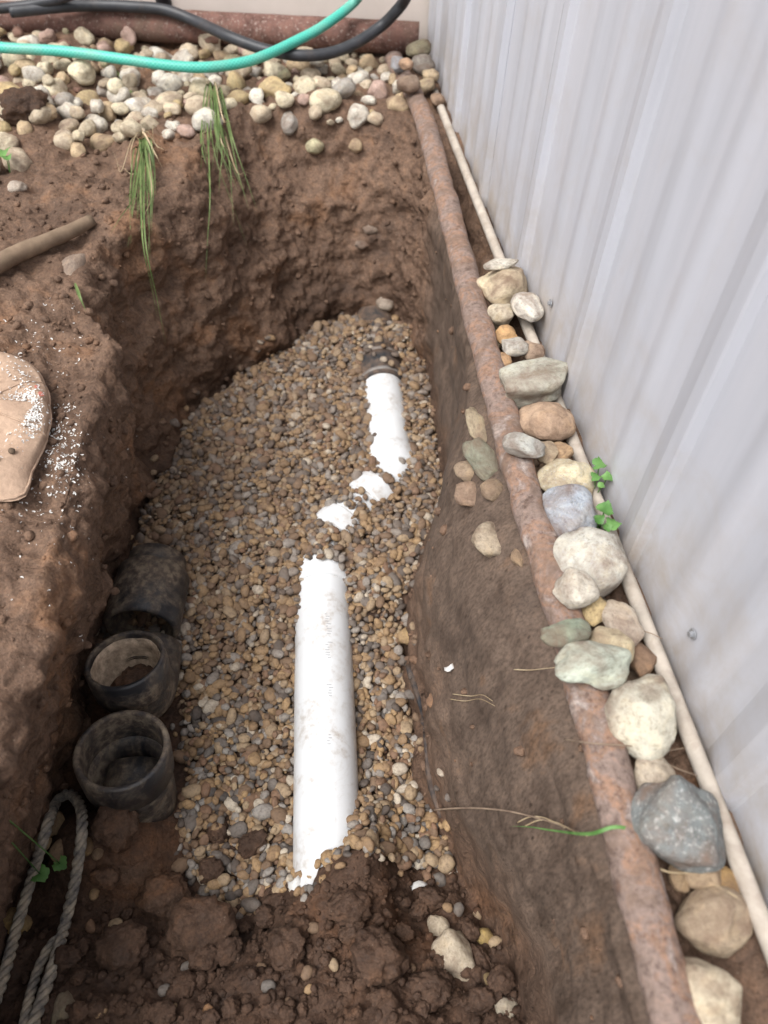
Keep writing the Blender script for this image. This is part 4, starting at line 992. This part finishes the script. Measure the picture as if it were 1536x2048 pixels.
flake('plastic_scrap', 'small pale scrap on the cut soil above the black strip', 905, 1337, 24, 12, .003)
flake('plastic_scrap', 'crumpled white scrap at the buried end of the white pipe', 604, 1766, 30, 20, .012)

# ------------------------------------------------------------------ plants
def blade_data(P, w):
    P = np.asarray(P); T = np.gradient(P, axis=0); T /= np.linalg.norm(T, axis=1)[:, None] + 1e-9; n = len(P); v = []
    for i in range(n):
        d = CAM_P + np.array((.25, -.1, 0)) - P[i]; s = np.cross(T[i], d); s /= np.linalg.norm(s) + 1e-9; t = i / (n - 1); ww = w * (0.55 + .45 * math.sin(math.pi * min(1, t * 1.5))) * (1 - t ** 3) + 1e-5
        k = np.cross(s, T[i]); v += [P[i] - s * ww, P[i] - k * ww * .4, P[i] + s * ww]
    return v, [(3 * i + q, 3 * i + q + 1, 3 * i + 4 + q, 3 * i + 3 + q) for i in range(n - 1) for q in (0, 1)]
def tuft(name, label, root_px, tips, rise, cat='grass'):
    """tips: list of (mid px, tip px, material, half width)"""
    p0, n0 = see(*root_px); rt = empty(name, tuple(map(float, p0)), label, cat, 'grass tufts hanging over the trench')
    for mid_, tip_, mt, w in tips:
        j = rng.normal(0, .011, 3); a = p0 + j * (1, 1, .2); b = see(*mid_)[0]; b = b + u(b, CAM_P) * (.035 + rise) + rng.normal(0, .006, 3); c = see(*tip_)[0]; c = c + u(c, CAM_P) * (.02 + abs(rng.normal(0, .012)))
        k = a + (b - a) * .35 + np.array((0, 0, .03 + rise)); part('blade', mesh_of('blade', *blade_data(spline([a, k, b, b + (c - b) * .55 + u(b, CAM_P) * .004, c], 6), w)), M[mt], rt)
def fan(root, n, tips, spread, greens, w):
    out = []
    for k in range(n):
        tx, ty = random.choice(tips); q = random.uniform(.45, 1.08); tx = root[0] + (tx - root[0]) * q + random.gauss(0, spread); ty = root[1] + (ty - root[1]) * q
        bow = random.gauss(0, 10); m = random.uniform(.35, .6)
        out.append(((root[0] + (tx - root[0]) * m + bow, root[1] + (ty - root[1]) * m), (tx, ty), 'straw' if random.random() > greens else 'grass', random.uniform(*w)))
    return out
T1 = fan((298, 300), 22, [(238, 545), (262, 520), (278, 545), (300, 430), (250, 470), (322, 400)], 13, .93, (.0011, .0025))
T1 += [((286, 480), (332, 690), 'grass', .0026), ((275, 460), (316, 640), 'grass', .002), ((312, 310), (326, 338), 'straw', .002), ((305, 285), (329, 300), 'straw', .0016), ((285, 280), (258, 258), 'straw', .001), ((325, 265), (345, 250), 'straw', .001), ((250, 330), (225, 300), 'straw', .001), ((262, 350), (228, 325), 'straw', .001), ((270, 300), (262, 370), 'straw', .0012)]
tuft('grass_tuft', 'green grass tuft with straw coloured base drooping down the left bank', (298, 300), T1, .012)
T2 = fan((428, 188), 22, [(413, 540), (428, 470), (480, 480), (470, 400), (484, 440), (440, 350)], 15, .93, (.0012, .0027))
T2 += [((420, 380), (411, 560), 'grass', .002), ((470, 330), (508, 350), 'straw', .0022), ((440, 290), (470, 318), 'straw', .002), ((405, 250), (400, 275), 'straw', .002), ((450, 240), (470, 246), 'straw', .0018), ((398, 215), (385, 190), 'straw', .001)]
tuft('grass_tuft', 'tall green grass tuft hanging over the far left corner of the trench', (428, 188), T2, .015)
def lone(name, label, P, mt, w, cat):
    o = obj(name, mesh_of(name, *blade_data(spline(lifted(P), 8), w)), M[mt]); tag(o, label, cat); return o
lone('grass_sprout', 'single green blade leaning across the river stones below the green hose', [(222, 130, .03), (250, 165, .04), (270, 195, .03), (290, 212, .02)], 'grass', .004, 'grass blade')
lone('grass_sprout', 'short green blade below the grey wedge shaped stone', [(150, 566, .012), (160, 595, .02), (172, 622, .01)], 'grass', .0035, 'grass blade')
lone('grass_sprout', 'bright green blade lying across the cut soil and the rusty pipe', [(1285, 1664, .05), (1230, 1654, .055), (1175, 1668, .05), (1100, 1660, .03), (1060, 1654, .03), (1018, 1652, .02)], 'leaf', .0022, 'grass blade')
def twig(name, label, P, r, mt='root', cat='dry stalk'):
    p = spline(lifted(P), 10); o = obj(name, tube(name, p, np.linspace(r, r * .45, len(p)), 6), M[mt]); tag(o, label, cat)
twig('dry_stalk', 'long dry reddish stalk arching from the gravel edge across the cut soil', [(866, 1620, .006), (930, 1616, .02), (1000, 1620, .03), (1060, 1632, .035), (1120, 1650, .03), (1175, 1672, .03)], .0019)
twig('dry_stalk', 'short dry awn beside the bright green blade', [(1035, 1645, .02), (1060, 1634, .03), (1090, 1636, .03), (1130, 1656, .03)], .0012, 'straw')
twig('dry_stalk', 'second dry awn curving above the bright green blade', [(1050, 1652, .02), (1080, 1640, .03), (1115, 1646, .03), (1150, 1664, .03)], .0012, 'straw')
twig('dry_stalk', 'dry stalk running from the rusty pipe to the half buried tan stone', [(1280, 1710, .03), (1330, 1742, .045), (1385, 1748, .05), (1430, 1770, .05), (1475, 1795, .05)], .0014, 'straw')
twig('root_hair', 'thin curly root hair on the cut soil beside the orange stone', [(905, 1388, .006), (940, 1392, .012), (965, 1390, .012), (985, 1402, .008)], .0009, 'straw')
twig('root_hair', 'thin root hair lying below the curly one', [(900, 1398, .006), (930, 1402, .012), (960, 1398, .012), (990, 1412, .006)], .0008, 'straw')
twig('root_hair', 'pale root hair reaching the pale green rock', [(1028, 1339, .008), (1060, 1340, .01), (1090, 1337, .02), (1110, 1335, .03)], .0009, 'straw')
twig('root_hair', 'dark root crossing the rusty pipe below the cream yellow boulder', [(1130, 1478, .02), (1180, 1486, .06), (1260, 1492, .07), (1320, 1502, .06), (1370, 1496, .05)], .0012)
twig('root_hair', 'dark wiry root by the conduit above the dark grey block', [(1300, 1500, .05), (1340, 1530, .06), (1395, 1552, .06)], .0012)
twig('root_hair', 'black wire like root over the conduit above the pale green rock', [(1230, 1262, .06), (1270, 1260, .06), (1300, 1266, .06), (1325, 1278, .06)], .0012)
def seedling(label, px, py, leaves, z=.03):
    c = at(px, py, z); g = hit(c[0], c[1]); rt = empty('seedling', (float(c[0]), float(c[1]), g), label, 'seedling')
    for dx, dy, r, dz in leaves:
        k = mpp(c); q = c + np.array((dx * k, -dy * k / .8, dz)); ring = []
        for t in np.linspace(0, 2 * math.pi, 26, endpoint=False):
            rr = r * k * (1 + .10 * math.cos(5 * t + dx) + .05 * math.cos(9 * t + 2 * dx)) * (1 + .05 * math.cos(13 * t)) * (1 - .35 * math.exp(-((t - 3.1 - .3 * math.sin(dx)) / .25) ** 2)); ring.append(q + np.array((rr * math.cos(t), rr * math.sin(t), .38 * rr * math.cos(2 * t + dy) + .12 * rr)))
        part('leaf', mesh_of('leaf', ring + [q], [(i, (i + 1) % 26, 26) for i in range(26)]), M['leaf'], rt)
        b = np.array((c[0], c[1], g)); part('stem', mesh_of('stem', *tube_data(spline([b, (b + q) / 2 + np.array((.003, 0, .006)), q], 6), .0011, 6)), M['leaf'], rt)
seedling('green lobed seedling by the wall beside the squarish cream stone', 1196, 956, [(0, -10, 15, .02), (-12, 8, 11, .012), (12, 10, 12, .01), (-4, 22, 8, .006)], .04)
seedling('larger green lobed seedling by the wall beside the blue grey speckled stone', 1203, 1044, [(2, -8, 17, .02), (14, 14, 15, .01), (-14, 6, 12, .015), (0, 18, 10, .008)], .04)
seedling('small dark green seedling inside the rope loop', 100, 1745, [(-14, 4, 17, .012), (22, -8, 15, .014)], float(see(100, 1745)[0][2]) + .02)
seedling('bright yellow green leaf at the left edge among the river stones', 8, 312, [(0, 0, 16, .01), (10, 12, 10, .006)], .06)
